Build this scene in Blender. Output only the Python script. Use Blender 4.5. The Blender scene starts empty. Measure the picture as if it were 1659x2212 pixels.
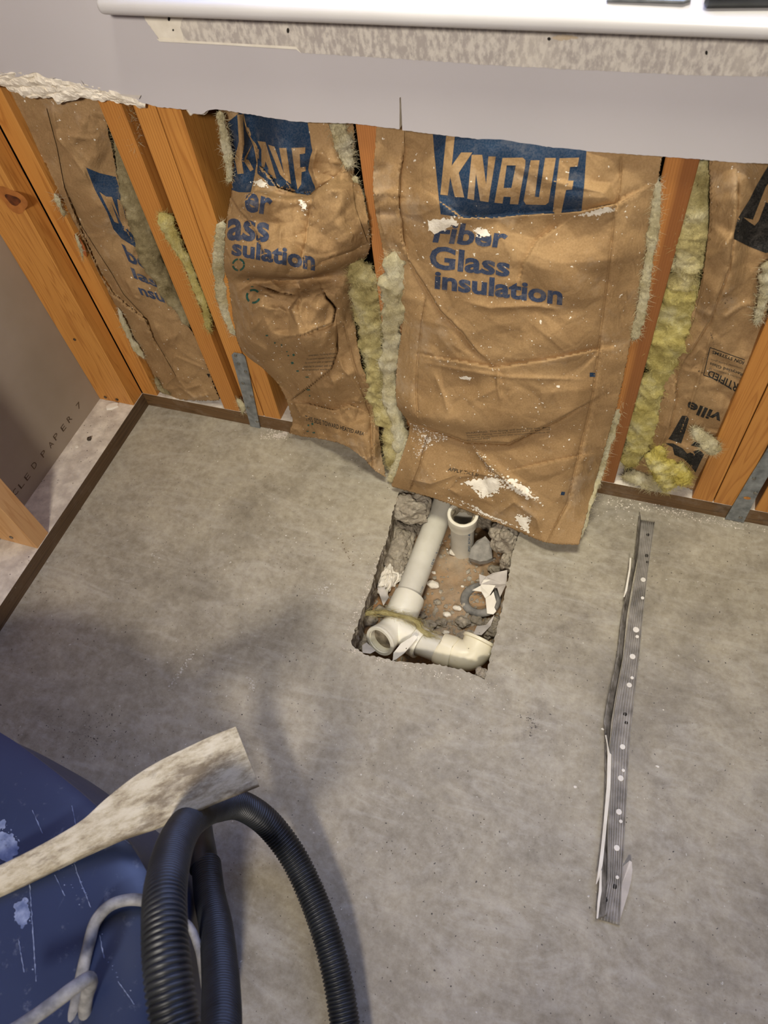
import bpy, bmesh, math, random
import numpy as np
from mathutils import Vector, Matrix, noise
from mathutils.bvhtree import BVHTree
from mathutils.geometry import delaunay_2d_cdt
random.seed(7); RNG = np.random.default_rng(11)
SC = bpy.context.scene; COL = SC.collection

# ------------------------------------------------------------------ camera
F = 1584.14; CX, CY = 829.5, 1106.0
CAM = np.array([0.975614, -0.871125, 1.170019])
RM = np.array([[0.94430266, 0.31339924, -0.10036637],
               [0.20615933, -0.80111978, -0.56187669],
               [-0.25649721, 0.50989019, -0.82110972]])
cd = bpy.data.cameras.new('camera'); cam = bpy.data.objects.new('camera', cd); COL.objects.link(cam)
cd.sensor_fit = 'VERTICAL'; cd.sensor_height = 24.0; cd.sensor_width = 18.0; cd.lens = F / 2212 * 24
cam.matrix_world = Matrix(((RM[0][0], -RM[1][0], -RM[2][0], CAM[0]), (RM[0][1], -RM[1][1], -RM[2][1], CAM[1]),
                           (RM[0][2], -RM[1][2], -RM[2][2], CAM[2]), (0, 0, 0, 1)))
cd.clip_start = 0.02; cd.dof.use_dof = True; cd.dof.focus_distance = 1.22; cd.dof.aperture_fstop = 5.0
SC.camera = cam

# ------------------------------------------------------------------ light and exposure
w = bpy.data.worlds.new('sky'); SC.world = w; w.use_nodes = True
bg = w.node_tree.nodes['Background']; bg.inputs[0].default_value = (0.38, 0.50, 1.0, 1); bg.inputs[1].default_value = 6.0
def area(name, loc, target, size, color, power, spread=math.pi):
    l = bpy.data.lights.new(name, 'AREA'); l.shape = 'DISK'; l.size = size; l.color = color; l.energy = power; l.spread = spread
    o = bpy.data.objects.new(name, l); COL.objects.link(o); o.location = loc
    o.rotation_euler = (Vector(target) - Vector(loc)).to_track_quat('-Z', 'Y').to_euler(); return o
area('unseen_rear_lamp_light', (1.20, -2.55, 2.20), (0.40, 0.0, 0.86), 0.34, (1.0, 0.92, 0.82), 22, math.radians(98))  # unseen lamp, beam narrowed to brighten the wall and leave the near floor dim
area('ceiling_lamp_light', (0.90, -0.42, 2.36), (0.85, 0.10, 0.0), 0.50, (1.0, 0.96, 0.79), 3.3, math.radians(50))
SC.view_settings.view_transform = 'Standard'; SC.view_settings.look = 'None'
SC.view_settings.exposure = 0.0; SC.view_settings.gamma = 1.0; SC.view_settings.use_curve_mapping = False

# ------------------------------------------------------------------ helpers
def ray(px, py): return RM.T @ np.array([(px - CX) / F, (py - CY) / F, 1.0])
def P(px, py, ax, v):
    d = ray(px, py); return CAM + (v - CAM[ax]) / d[ax] * d
def Y(px, py, d=0.0): return P(px, py, 1, -d)      # d metres in front of the back wall's stud plane
def Z(px, py, z=0.0): return P(px, py, 2, z)
def D(px, py, dep): return CAM + dep * ray(px, py)
def proj(X):
    c = RM @ (np.asarray(X, float) - CAM); return CX + F * c[0] / c[2], CY + F * c[1] / c[2]

def srgb(r, g, b):
    f = lambda c: (c / 255 / 12.92) if c / 255 <= 0.04045 else ((c / 255 + 0.055) / 1.055) ** 2.4
    return (f(r), f(g), f(b), 1)
class NT:
    def __init__(s, name):
        s.m = bpy.data.materials.new(name); s.m.use_nodes = True; s.t = s.m.node_tree
        s.b = s.t.nodes['Principled BSDF']
        s.co = s.n('ShaderNodeTexCoord').outputs['Object']
    def n(s, kind, **kw):
        nd = s.t.nodes.new(kind)
        for k, v in kw.items(): setattr(nd, k, v)
        return nd
    def l(s, a, b): s.t.links.new(a, b)
    def mapped(s, scale, loc=(0, 0, 0), rot=(0, 0, 0)):
        mp = s.n('ShaderNodeMapping'); mp.inputs['Scale'].default_value = scale; mp.inputs['Location'].default_value = loc
        mp.inputs['Rotation'].default_value = rot; s.l(s.co, mp.inputs[0]); return mp.outputs[0]
    def noise(s, scale, detail=4, rough=0.55, co=None, dist=0.0):
        nd = s.n('ShaderNodeTexNoise'); nd.inputs['Scale'].default_value = scale; nd.inputs['Detail'].default_value = detail
        nd.inputs['Roughness'].default_value = rough; nd.inputs['Distortion'].default_value = dist
        s.l(co or s.co, nd.inputs['Vector']); return nd.outputs['Fac']
    def ramp(s, fac, stops):
        r = s.n('ShaderNodeValToRGB'); e = r.color_ramp.elements
        while len(e) < len(stops): e.new(0.5)
        for el, (p, c) in zip(e, stops):
            el.position = p; el.color = c if len(c) == 4 else (*c, 1)
        s.l(fac, r.inputs[0]); return r.outputs[0]
    def mix(s, fac, a, b, mode='MIX'):
        m = s.n('ShaderNodeMix', data_type='RGBA', blend_type=mode)
        for i, v in ((0, fac), (6, a), (7, b)):
            if isinstance(v, (int, float)): m.inputs[i].default_value = v
            elif isinstance(v, tuple): m.inputs[i].default_value = v
            else: s.l(v, m.inputs[i])
        return m.outputs[2]
    def math(s, op, a, b=0.0):
        m = s.n('ShaderNodeMath', operation=op)
        for i, v in ((0, a), (1, b)):
            if isinstance(v, (int, float)): m.inputs[i].default_value = v
            else: s.l(v, m.inputs[i])
        return m.outputs[0]
    def bump(s, h, strength=0.3, dist=0.002, prev=None):
        b = s.n('ShaderNodeBump'); b.inputs['Strength'].default_value = strength; b.inputs['Distance'].default_value = dist
        s.l(h, b.inputs['Height'])
        if prev is not None: s.l(prev, b.inputs['Normal'])
        return b.outputs[0]
    def done(s, color=None, rough=0.6, normal=None, metal=0.0, spec=0.4, **kw):
        if color is not None:
            if isinstance(color, tuple): s.b.inputs['Base Color'].default_value = color
            else: s.l(color, s.b.inputs['Base Color'])
        if isinstance(rough, (int, float)): s.b.inputs['Roughness'].default_value = rough
        else: s.l(rough, s.b.inputs['Roughness'])
        if normal is not None: s.l(normal, s.b.inputs['Normal'])
        s.b.inputs['Metallic'].default_value = metal; s.b.inputs['Specular IOR Level'].default_value = spec
        return s.m
W = (0, 0, 0, 1); O1 = (1, 1, 1, 1)
def m_simple(name, c1, c2, scale=30, rough=0.6, metal=0.0, bump=0.2, bscale=None, bd=0.001, lo=0.35, hi=0.65, spec=0.4):
    k = NT(name); f = k.noise(scale, 5); c = k.ramp(f, [(lo, c1), (hi, c2)])
    nb = k.bump(k.noise(bscale or scale * 4, 5), bump, bd); return k.done(c, rough, nb, metal, spec)
def m_paper():
    k = NT('kraft_paper'); f = k.noise(9, 5, 0.6)
    c = k.ramp(f, [(0.3, srgb(132, 104, 70)), (0.7, srgb(154, 126, 89))])
    fb = k.noise(420, 3); c = k.mix(0.13, c, k.ramp(fb, [(0.35, srgb(120, 86, 50)), (0.65, srgb(206, 168, 122))]))
    dust = k.noise(5.5, 6, 0.7); dm = k.ramp(dust, [(0.56, W), (0.74, O1)])
    c = k.mix(k.math('MULTIPLY', dm, 0.38), c, srgb(196, 184, 166))
    sp = k.noise(150, 2); c = k.mix(k.ramp(sp, [(0.71, W), (0.73, O1)]), c, srgb(222, 214, 198))
    v = k.n('ShaderNodeTexVoronoi', feature='DISTANCE_TO_EDGE'); v.inputs['Scale'].default_value = 26
    dco = k.mix(0.06, k.co, k.n('ShaderNodeTexNoise').outputs['Color']); k.l(dco, v.inputs['Vector'])
    cr = k.ramp(v.outputs['Distance'], [(0.0, W), (0.16, O1)])
    n1 = k.bump(cr, 0.22, 0.0016); n2 = k.bump(k.noise(30, 4), 0.30, 0.003, n1); n3 = k.bump(fb, 0.08, 0.0004, n2)
    return k.done(c, 0.78, n3, spec=0.16)
def m_ink(name, col, worn=0.35):
    k = NT(name); f = k.noise(38, 6, 0.7); m = k.ramp(f, [(0.52, W), (0.75, O1)])
    c = k.mix(k.math('MULTIPLY', m, worn), col, srgb(168, 158, 146))
    f2 = k.noise(500, 2); c = k.mix(0.06, c, k.ramp(f2, [(0.4, W), (0.6, srgb(170, 160, 150))]))
    return k.done(c, 0.68, k.bump(k.noise(30, 4), 0.25, 0.002), spec=0.2)
def m_wood(name, light, dark, gscale=1.0, dusty=0.0, rough=0.5, axis=2, lined=0.0, tone=None):
    k = NT(name); oi = k.n('ShaderNodeObjectInfo').outputs['Random']
    add = k.n('ShaderNodeVectorMath', operation='ADD'); k.l(k.co, add.inputs[0])
    cmb = k.n('ShaderNodeCombineXYZ'); k.l(k.math('MULTIPLY', oi, 7.3), cmb.inputs[0]); k.l(k.math('MULTIPLY', oi, 3.1), cmb.inputs[1]); k.l(cmb.outputs[0], add.inputs[1])
    mp = k.n('ShaderNodeMapping'); mp.inputs['Scale'].default_value = tuple(0.055 if i == axis else 1 for i in range(3)); k.l(add.outputs[0], mp.inputs[0])
    n1 = k.noise(16, 3, 0.5, mp.outputs[0], 0.6)
    rings = k.math('FRACT', k.math('MULTIPLY', n1, 22.0 * gscale))
    if lined:
        sx = k.n('ShaderNodeSeparateXYZ'); k.l(k.co, sx.inputs[0])
        rings = k.math('FRACT', k.math('ADD', k.math('MULTIPLY', k.math('ADD', sx.outputs[0], k.math('MULTIPLY', sx.outputs[1], .35)), lined), k.math('MULTIPLY', n1, 2.6)))
    rc = k.ramp(rings, [(0.0, W), (0.60, (0.15, 0.15, 0.15, 1)), (0.86, O1), (1.0, W)])
    c = k.mix(k.math('MULTIPLY', rc, 0.62), light, dark)
    big = k.noise(3.2, 4, 0.6, mp.outputs[0]); c = k.mix(k.math('MULTIPLY', k.ramp(big, [(0.4, W), (0.7, O1)]), 0.45), c, dark)
    mp2 = k.n('ShaderNodeMapping'); mp2.inputs['Scale'].default_value = tuple(0.02 if i == axis else 1 for i in range(3)); k.l(add.outputs[0], mp2.inputs[0])
    fib = k.noise(900, 2, 0.5, mp2.outputs[0]); c = k.mix(0.16, c, k.ramp(fib, [(0.35, dark), (0.65, light)]))
    if tone:
        st_ = k.n('ShaderNodeSeparateXYZ'); k.l(k.co, st_.inputs[0]); c = k.mix(k.math('MULTIPLY', k.ramp(k.math('ADD', st_.outputs[0], 0.5), [(0.498, W), (0.502, O1)]), 0.65), c, tone)
    if dusty:
        dn = k.noise(26, 6, 0.7); c = k.mix(k.math('MULTIPLY', k.ramp(dn, [(0.50, W), (0.72, O1)]), dusty), c, srgb(205, 196, 182))
    nb = k.bump(rc, 0.10, 0.0006); nb = k.bump(fib, 0.10, 0.0004, nb)
    return k.done(c, rough, nb, spec=0.4)
def m_fluff(name, a, b, c3):
    k = NT(name); f = k.noise(24, 6, 0.65); c = k.ramp(f, [(0.30, a), (0.5, b), (0.72, c3)])
    nb = k.bump(k.noise(120, 6, 0.75, None, 1.5), 0.9, 0.006); nb = k.bump(k.noise(520, 4, 0.7, None, 2.0), 0.7, 0.002, nb)
    return k.done(c, 0.95, nb, spec=0.1)
def m_concrete():
    k = NT('floor_concrete'); a = k.noise(2.2, 8, 0.62); b = k.noise(9, 8, 0.68, None, 0.8)
    c = k.ramp(a, [(0.30, srgb(122, 112, 94)), (0.52, srgb(156, 146, 124)), (0.72, srgb(182, 171, 146))])
    c = k.mix(0.55, c, k.ramp(b, [(0.30, srgb(106, 96, 80)), (0.52, srgb(158, 148, 127)), (0.72, srgb(188, 177, 152))]))
    fine = k.noise(70, 6, 0.75); c = k.mix(0.28, c, k.ramp(fine, [(0.34, srgb(96, 90, 82)), (0.64, srgb(192, 186, 174))]))
    # mop-like swirls, stained blotches, light scuffs and dark pits
    sw = k.noise(5, 6, 0.7, k.mapped((1, 3.2, 1), rot=(0, 0, 0.6)), 2.5); c = k.mix(k.math('MULTIPLY', k.ramp(sw, [(0.48, W), (0.70, O1)]), 0.40), c, srgb(190, 184, 172))
    st = k.noise(3.4, 8, 0.72, k.mapped((1, 1, 1), (3.1, 1.7, 0))); c = k.mix(k.math('MULTIPLY', k.ramp(st, [(0.50, W), (0.66, O1)]), 0.45), c, srgb(96, 88, 76))
    vein = k.noise(26, 8, 0.8, None, 1.0); c = k.mix(k.math('MULTIPLY', k.ramp(vein, [(0.58, W), (0.68, O1)]), 0.30), c, srgb(84, 76, 66))
    pit = k.noise(190, 2, 0.5); c = k.mix(k.ramp(pit, [(0.70, W), (0.74, O1)]), c, srgb(74, 68, 60))
    wsp = k.noise(120, 3, 0.6, k.mapped((1, 1, 1), (9, 4, 0))); c = k.mix(k.math('MULTIPLY', k.ramp(wsp, [(0.69, W), (0.74, O1)]), 0.8), c, srgb(206, 202, 192))
    nb = k.bump(fine, 0.12, 0.001); nb = k.bump(b, 0.15, 0.002, nb)
    return k.done(c, k.ramp(b, [(0.3, (0.42,) * 3), (0.7, (0.62,) * 3)]), nb, spec=0.35)

M = {}
M['paper'] = m_paper()
M['blue'] = m_ink('blue_ink', srgb(22, 48, 74), 0.2); M['blue2'] = m_ink('worn_blue_ink', srgb(46, 58, 82), 0.35)
M['black'] = m_ink('black_ink', srgb(26, 26, 24), 0.15); M['green'] = m_ink('green_ink', srgb(24, 78, 68), 0.3)
M['grey_ink'] = m_ink('faded_black_ink', srgb(92, 76, 56), 0.2)
M['wood'] = m_wood('stained_pine', srgb(200, 141, 70), srgb(148, 89, 36))
M['wood_red'] = m_wood('reddish_pine', srgb(184, 124, 70), srgb(134, 80, 40), lined=300.0)
M['wood_pale'] = m_wood('pale_pine', srgb(216, 170, 116), srgb(184, 130, 76), 0.5)
M['plate'] = m_wood('treated_wood', srgb(112, 84, 52), srgb(58, 40, 22), 0.9, 0.12, 0.55, axis=0)
M['plate_dark'] = m_wood('dark_treated_wood', srgb(104, 80, 54), srgb(40, 28, 18), 0.9, 0.05, 0.5, axis=1)
M['wood_lined'] = m_wood('straight_grained_pine', srgb(200, 141, 70), srgb(142, 82, 32), lined=215.0)
M['wood_two'] = m_wood('sapwood_heartwood_pine', srgb(180, 122, 64), srgb(140, 86, 40), lined=300.0, tone=srgb(104, 58, 30))
M['knot'] = m_simple('knot_wood', srgb(58, 30, 14), srgb(110, 58, 26), 60)
M['dust'] = m_simple('plaster_dust', srgb(186, 174, 160), srgb(222, 212, 196), 40, 0.9, bump=0.6, bscale=140, bd=0.002)
M['gypsum'] = m_simple('gypsum', srgb(214, 204, 186), srgb(240, 232, 216), 60, 0.9, bump=0.5, bscale=200, bd=0.002)
k = NT('painted_drywall'); f = k.noise(2.0, 4); cc = k.ramp(f, [(0.3, srgb(180, 175, 176)), (0.7, srgb(190, 185, 186))])
nb = k.bump(k.noise(240, 4, 0.6), 0.10, 0.0008); M['drywall'] = k.done(cc, 0.55, nb, spec=0.3)
k = NT('bare_apron_strip'); f = k.noise(170, 5, 0.6, k.mapped((1, 1, 0.5))); cc = k.ramp(f, [(0.42, srgb(168, 160, 154)), (0.58, srgb(202, 195, 185))])
cc = k.mix(k.math('MULTIPLY', k.ramp(k.noise(9, 4), [(0.5, W), (0.72, O1)]), 0.6), cc, srgb(214, 206, 192))
M['apron'] = k.done(cc, 0.75, k.bump(f, 0.25, 0.001), spec=0.25)
M['cream'] = m_simple('cream_caulk', srgb(214, 206, 190), srgb(228, 221, 206), 40, 0.7)
M['sill'] = m_simple('white_gloss_paint', srgb(188, 185, 184), srgb(196, 193, 192), 6, 0.3, bump=0.04, spec=0.5)
M['liner'] = m_simple('grey_drywall_paper', srgb(150, 137, 120), srgb(168, 155, 138), 3, 0.85, bump=0.1, bscale=400)
M['stamp'] = m_simple('stamp_ink', srgb(70, 54, 40), srgb(100, 80, 60), 200, 0.8)
M['osb'] = m_simple('dark_sheathing', srgb(46, 36, 26), srgb(80, 60, 40), 20, 0.9)
M['floor'] = m_concrete()
k = NT('broken_concrete'); f = k.noise(38, 8, 0.75); cc = k.ramp(f, [(0.28, srgb(122, 112, 98)), (0.5, srgb(174, 164, 146)), (0.74, srgb(216, 206, 188))])
vv = k.n('ShaderNodeTexVoronoi'); vv.inputs['Scale'].default_value = 120; k.l(k.co, vv.inputs['Vector'])
cc = k.mix(0.35, cc, k.ramp(vv.outputs['Distance'], [(0.1, srgb(176, 160, 136)), (0.5, srgb(100, 88, 74))]))
nb = k.bump(vv.outputs['Distance'], 0.6, 0.003); M['broken'] = k.done(cc, 0.9, k.bump(f, 0.8, 0.004, nb), spec=0.2)
k = NT('pit_dirt'); f = k.noise(5.5, 6, 0.6, k.mapped((1, 1, 1), (0.42, 0.05, 0))); cc = k.ramp(f, [(0.34, srgb(182, 170, 150)), (0.50, srgb(172, 142, 108)), (0.68, srgb(166, 122, 82))])
f2 = k.noise(60, 8, 0.75); cc = k.mix(0.4, cc, k.ramp(f2, [(0.3, srgb(96, 74, 50)), (0.7, srgb(186, 150, 112))]))
M['dirt'] = k.done(cc, 0.95, k.bump(f2, 0.8, 0.005), spec=0.1)
M['pvc'] = m_simple('grey_white_pvc', srgb(196, 190, 174), srgb(212, 207, 192), 16, 0.42, bump=0.05)
M['pvc_white'] = m_simple('white_pvc', srgb(220, 214, 194), srgb(236, 230, 212), 14, 0.36, bump=0.06)
M['pvc_cream'] = m_simple('cream_pvc', srgb(222, 212, 180), srgb(234, 225, 198), 14, 0.34, bump=0.06)
M['pvc_in'] = m_simple('dirty_pvc_bore', srgb(104, 94, 76), srgb(166, 154, 132), 70, 0.7)
M['pipe_ink'] = m_ink('pipe_blue_ink', srgb(70, 96, 126), 0.3)
M['steel'] = m_simple('galvanised_steel', srgb(108, 112, 112), srgb(150, 154, 154), 55, 0.45, 0.35, 0.1)
M['zinc'] = m_simple('dull_zinc_trim', srgb(122, 117, 110), srgb(162, 156, 148), 40, 0.5, 0.2, 0.1)
M['zinc2'] = m_simple('scuffed_zinc_flange', srgb(84, 78, 68), srgb(150, 144, 134), 60, 0.55, 0.25, 0.3)
M['dot'] = m_simple('white_filler', srgb(216, 210, 200), srgb(228, 222, 212), 80, 0.8)
M['rust'] = m_simple('dark_nail', srgb(60, 48, 38), srgb(104, 92, 80), 200, 0.5, 0.6)
M['nail'] = m_simple('nail_head', srgb(120, 118, 112), srgb(160, 158, 150), 200, 0.35, 0.8)
M['scrap'] = m_simple('drywall_paper_scrap', srgb(176, 168, 160), srgb(206, 198, 188), 30, 0.8)
M['scrap_white'] = m_simple('white_paper_scrap', srgb(222, 214, 198), srgb(236, 230, 216), 30, 0.8)
M['rubber'] = m_simple('grey_rubber', srgb(96, 94, 90), srgb(138, 134, 126), 50, 0.7)
M['stone'] = m_simple('grey_stone', srgb(126, 122, 114), srgb(160, 154, 144), 60, 0.85, bump=0.4)
M['dark'] = m_simple('black_bore_shade', srgb(20, 16, 12), srgb(36, 28, 20), 20, 0.9)
M['hole'] = m_simple('dark_hole', srgb(24, 20, 16), srgb(40, 34, 28), 20, 0.9)
M['fl_cream'] = m_fluff('cream_fibreglass', srgb(186, 170, 124), srgb(222, 210, 170), srgb(236, 229, 202))
M['fl_grey'] = m_fluff('dirty_fibreglass', srgb(120, 106, 74), srgb(172, 156, 116), srgb(204, 190, 154))
M['fl_yellow'] = m_fluff('yellow_fibreglass', srgb(176, 156, 82), srgb(212, 196, 122), srgb(232, 222, 172))
M['fl_pale'] = m_fluff('pale_yellow_fibreglass', srgb(160, 142, 88), srgb(212, 196, 136), srgb(234, 223, 180))
M['fl_bright'] = m_fluff('bright_yellow_fibreglass', srgb(206, 184, 78), srgb(224, 206, 112), srgb(238, 228, 176))
k = NT('dark_blue_plastic'); f = k.noise(3, 5); cc = k.ramp(f, [(0.3, srgb(32, 42, 68)), (0.7, srgb(42, 54, 84))])
sc_ = k.noise(7, 8, 0.8, k.mapped((6, 1, 1.2), rot=(0.2, 0.1, 0.5)), 1.2); cc = k.mix(k.math('MULTIPLY', k.ramp(sc_, [(0.62, W), (0.72, O1)]), 0.55), cc, srgb(120, 128, 146))
ss = k.noise(60, 5, 0.7); cc = k.mix(k.math('MULTIPLY', k.ramp(ss, [(0.6, W), (0.75, O1)]), 0.35), cc, srgb(140, 146, 160))
M['tank'] = k.done(cc, k.ramp(f, [(0.3, (0.30,) * 3), (0.7, (0.42,) * 3)]), k.bump(ss, 0.05, 0.001), spec=0.5)
M['hose'] = m_simple('black_hose_plastic', srgb(24, 26, 28), srgb(40, 42, 44), 30, 0.42, bump=0.1, spec=0.5)
M['cord'] = m_simple('dusty_grey_cord', srgb(108, 107, 106), srgb(160, 158, 155), 60, 0.7, bump=0.3)
k = NT('dusty_blade'); r1 = k.n('ShaderNodeMapping'); r1.inputs['Rotation'].default_value = (0, 0, -.74); k.l(k.co, r1.inputs[0])
r2 = k.n('ShaderNodeMapping'); r2.inputs['Scale'].default_value = (.38, 1, 1); k.l(r1.outputs[0], r2.inputs[0]); bc = r2.outputs[0]
f = k.noise(90, 7, 0.72, bc); cc = k.ramp(f, [(0.30, srgb(122, 108, 88)), (0.43, srgb(172, 160, 134)), (0.56, srgb(198, 188, 164)), (0.75, srgb(210, 202, 182))])
f2 = k.noise(28, 7, 0.72, bc); cc = k.mix(k.math('MULTIPLY', k.ramp(f2, [(0.52, W), (0.64, O1)]), 0.8), cc, srgb(104, 90, 72))
M['blade'] = k.done(cc, 0.7, k.bump(f, 0.4, 0.002), spec=0.3)

def mesh_obj(name, verts, faces, mat, parent=None, smooth=False, origin=None):
    v = np.asarray(verts, float)
    if parent is not None: o0 = np.array(parent['_o'])
    else:
        o0 = np.array([v[:, 0].mean(), v[:, 1].mean(), v[:, 2].min()]) if origin is None else np.array(origin)
    me = bpy.data.meshes.new(name); me.from_pydata((v - o0).tolist(), [], [list(map(int, f)) for f in faces]); me.update()
    if smooth: me.polygons.foreach_set('use_smooth', [True] * len(me.polygons))
    ms = mat if isinstance(mat, list) else [mat]
    for m in ms: me.materials.append(M[m] if isinstance(m, str) else m)
    o = bpy.data.objects.new(name, me); COL.objects.link(o)
    if parent is not None: o.parent = parent if not parent.get('_mesh') else parent
    else: o.location = o0
    o['_o'] = o0.tolist()
    return o
def tag(o, label, cat=None, group=None, kind=None):
    if label: o['label'] = label
    if cat: o['category'] = cat
    if group: o['group'] = group
    if kind: o['kind'] = kind
    return o
def thing(name, loc, label, cat, group=None):
    o = bpy.data.objects.new(name, None); COL.objects.link(o); o.location = loc; o['_o'] = [float(c) for c in loc]
    o.empty_display_size = 0.02
    return tag(o, label, cat, group)
BOXF = [(0, 3, 2, 1), (4, 5, 6, 7), (0, 1, 5, 4), (1, 2, 6, 5), (2, 3, 7, 6), (3, 0, 4, 7)]
def hexa(c8): return c8, BOXF
def boxv(x0, x1, y0, y1, z0, z1):
    return [(x0, y0, z0), (x1, y0, z0), (x1, y1, z0), (x0, y1, z0), (x0, y0, z1), (x1, y0, z1), (x1, y1, z1), (x0, y1, z1)]
def bevel(o, w, seg=2):
    bm = bmesh.new(); bm.from_mesh(o.data); bmesh.ops.bevel(bm, geom=bm.edges[:], offset=w, segments=seg, affect='EDGES', profile=0.5)
    bm.to_mesh(o.data); bm.free(); return o
def box(name, x0, x1, y0, y1, z0, z1, mat, parent=None, bw=0.0, seg=2):
    o = mesh_obj(name, boxv(x0, x1, y0, y1, z0, z1), BOXF, mat, parent)
    if bw: bevel(o, bw, seg)
    return o
def frames(pts):
    pts = np.asarray(pts, float); n = len(pts); T = np.gradient(pts, axis=0); T /= np.linalg.norm(T, axis=1)[:, None] + 1e-12
    up = np.array([0, 0, 1.0]);
    if abs(T[0] @ up) > 0.9: up = np.array([1.0, 0, 0])
    Nn = np.zeros_like(pts); a = up - (up @ T[0]) * T[0]; Nn[0] = a / np.linalg.norm(a)
    for i in range(1, n):
        a = Nn[i - 1] - (Nn[i - 1] @ T[i]) * T[i]; Nn[i] = a / np.linalg.norm(a)
    return T, Nn, np.cross(T, Nn)
def spline(pts, n):
    p = np.asarray(pts, float); m = len(p)
    s = np.concatenate([[0], np.cumsum(np.linalg.norm(np.diff(p[:, :3], axis=0), axis=1))]); t = np.linspace(0, s[-1], n)
    out = np.zeros((n, p.shape[1]))
    tg = np.gradient(p, s, axis=0)
    for i, u in enumerate(t):
        k_ = min(max(np.searchsorted(s, u) - 1, 0), m - 2); h = s[k_ + 1] - s[k_]; x = (u - s[k_]) / h
        out[i] = (2*x**3 - 3*x**2 + 1) * p[k_] + (x**3 - 2*x**2 + x) * h * tg[k_] + (-2*x**3 + 3*x**2) * p[k_+1] + (x**3 - x**2) * h * tg[k_+1]
    return out
def tube(pts, r, seg=20, cap=True):
    """r: scalar or list per point"""
    pts = np.asarray(pts, float); n = len(pts); r = np.ones(n) * r if np.isscalar(r) else np.asarray(r)
    T, A, B = frames(pts); v = []; f = []
    for i in range(n):
        for j in range(seg):
            a = 2 * math.pi * j / seg; v.append(pts[i] + r[i] * (math.cos(a) * A[i] + math.sin(a) * B[i]))
    for i in range(n - 1):
        for j in range(seg):
            j2 = (j + 1) % seg; f.append((i*seg+j, i*seg+j2, (i+1)*seg+j2, (i+1)*seg+j))
    if cap:
        f.append(tuple(range(seg))[::-1]); f.append(tuple((n-1)*seg + j for j in range(seg)))
    return v, f
def hollow(path, ro, ri, seg=28):
    """open ended pipe: outer skin out, inner skin back"""
    path = np.asarray(path, float); n = len(path); pts = np.concatenate([path, path[::-1]]);
    T, A, B = frames(path); v = []; f = []
    ro = np.ones(n) * ro if np.isscalar(ro) else np.asarray(ro); ri = np.ones(n) * ri if np.isscalar(ri) else np.asarray(ri)
    rr = list(ro) + list(ri[::-1]); idx = list(range(n)) + list(range(n))[::-1]
    for q, i in enumerate(idx):
        for j in range(seg):
            a = 2 * math.pi * j / seg; v.append(path[i] + rr[q] * (math.cos(a) * A[i] + math.sin(a) * B[i]))
    m = 2 * n
    for q in range(m):
        q2 = (q + 1) % m
        for j in range(seg):
            j2 = (j + 1) % seg; f.append((q*seg+j, q*seg+j2, q2*seg+j2, q2*seg+j))
    return v, f
def autosmooth(o, ang=35):
    me = o.data; me.polygons.foreach_set('use_smooth', [True] * len(me.polygons))
    me.set_sharp_from_angle(angle=math.radians(ang)); return o
def fix_normals(o):
    bm = bmesh.new(); bm.from_mesh(o.data); bmesh.ops.recalc_face_normals(bm, faces=bm.faces[:]); bm.to_mesh(o.data); bm.free(); return o
def rock(name, center, size, mat, parent=None, seed=0, amp=0.35, sub=3, squash=(1, 1, 1), flat=True):
    bm = bmesh.new(); bmesh.ops.create_icosphere(bm, subdivisions=sub, radius=1)
    for v in bm.verts:
        p = v.co.copy(); q = p * 1.3 + Vector((seed * 3.7, seed * 1.9, seed * 5.3))
        d = 1 + amp * noise.noise(q) + amp * 0.5 * noise.noise(q * 2.7) + amp * 0.3 * noise.noise(q * 6)
        v.co = Vector((p.x * d * squash[0], p.y * d * squash[1], p.z * d * squash[2])) * size
    vs = [np.array(v.co) + np.array(center) for v in bm.verts]; fs = [[x.index for x in f.verts] for f in bm.faces]; bm.free()
    return mesh_obj(name, vs, fs, mat, parent, smooth=not flat)
def jag(poly, step=4.0, amp=2.0, seed=0):
    """resample a pixel polygon densely with jagged noise"""
    r = random.Random(seed); out = []; n = len(poly)
    for i in range(n):
        a = np.array(poly[i], float); b = np.array(poly[(i+1) % n], float); L = np.linalg.norm(b - a); m = max(1, int(L / step))
        for k_ in range(m):
            t = k_ / m; p = a + (b - a) * t; nn = np.array([-(b-a)[1], (b-a)[0]]) / (L + 1e-9)
            out.append(tuple(p + nn * r.uniform(-amp, amp) * (1 if k_ else 0.5)))
    return out

# ---- surfaces that things are printed on -------------------------------------------------
def seg_dist(pxy, poly):
    """signed-ish distance (px) of points (N,2) to a polyline and the arc fraction"""
    best = np.full(len(pxy), 1e9); sgn = np.zeros(len(pxy)); frac = np.zeros(len(pxy)); p = np.asarray(poly, float)
    L = np.concatenate([[0], np.cumsum(np.linalg.norm(np.diff(p, axis=0), axis=1))])
    for i in range(len(p) - 1):
        a, b = p[i], p[i+1]; d = b - a; l2 = d @ d; t = np.clip(((pxy - a) @ d) / l2, 0, 1)
        c = a + t[:, None] * d; dd = np.linalg.norm(pxy - c, axis=1); m = dd < best
        best[m] = dd[m]; s = d[0] * (pxy[:, 1] - a[1]) - d[1] * (pxy[:, 0] - a[0]); sgn[m] = np.sign(s)[m]
        frac[m] = ((L[i] + t * math.sqrt(l2)) / L[-1])[m]
    return best, sgn, frac
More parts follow.
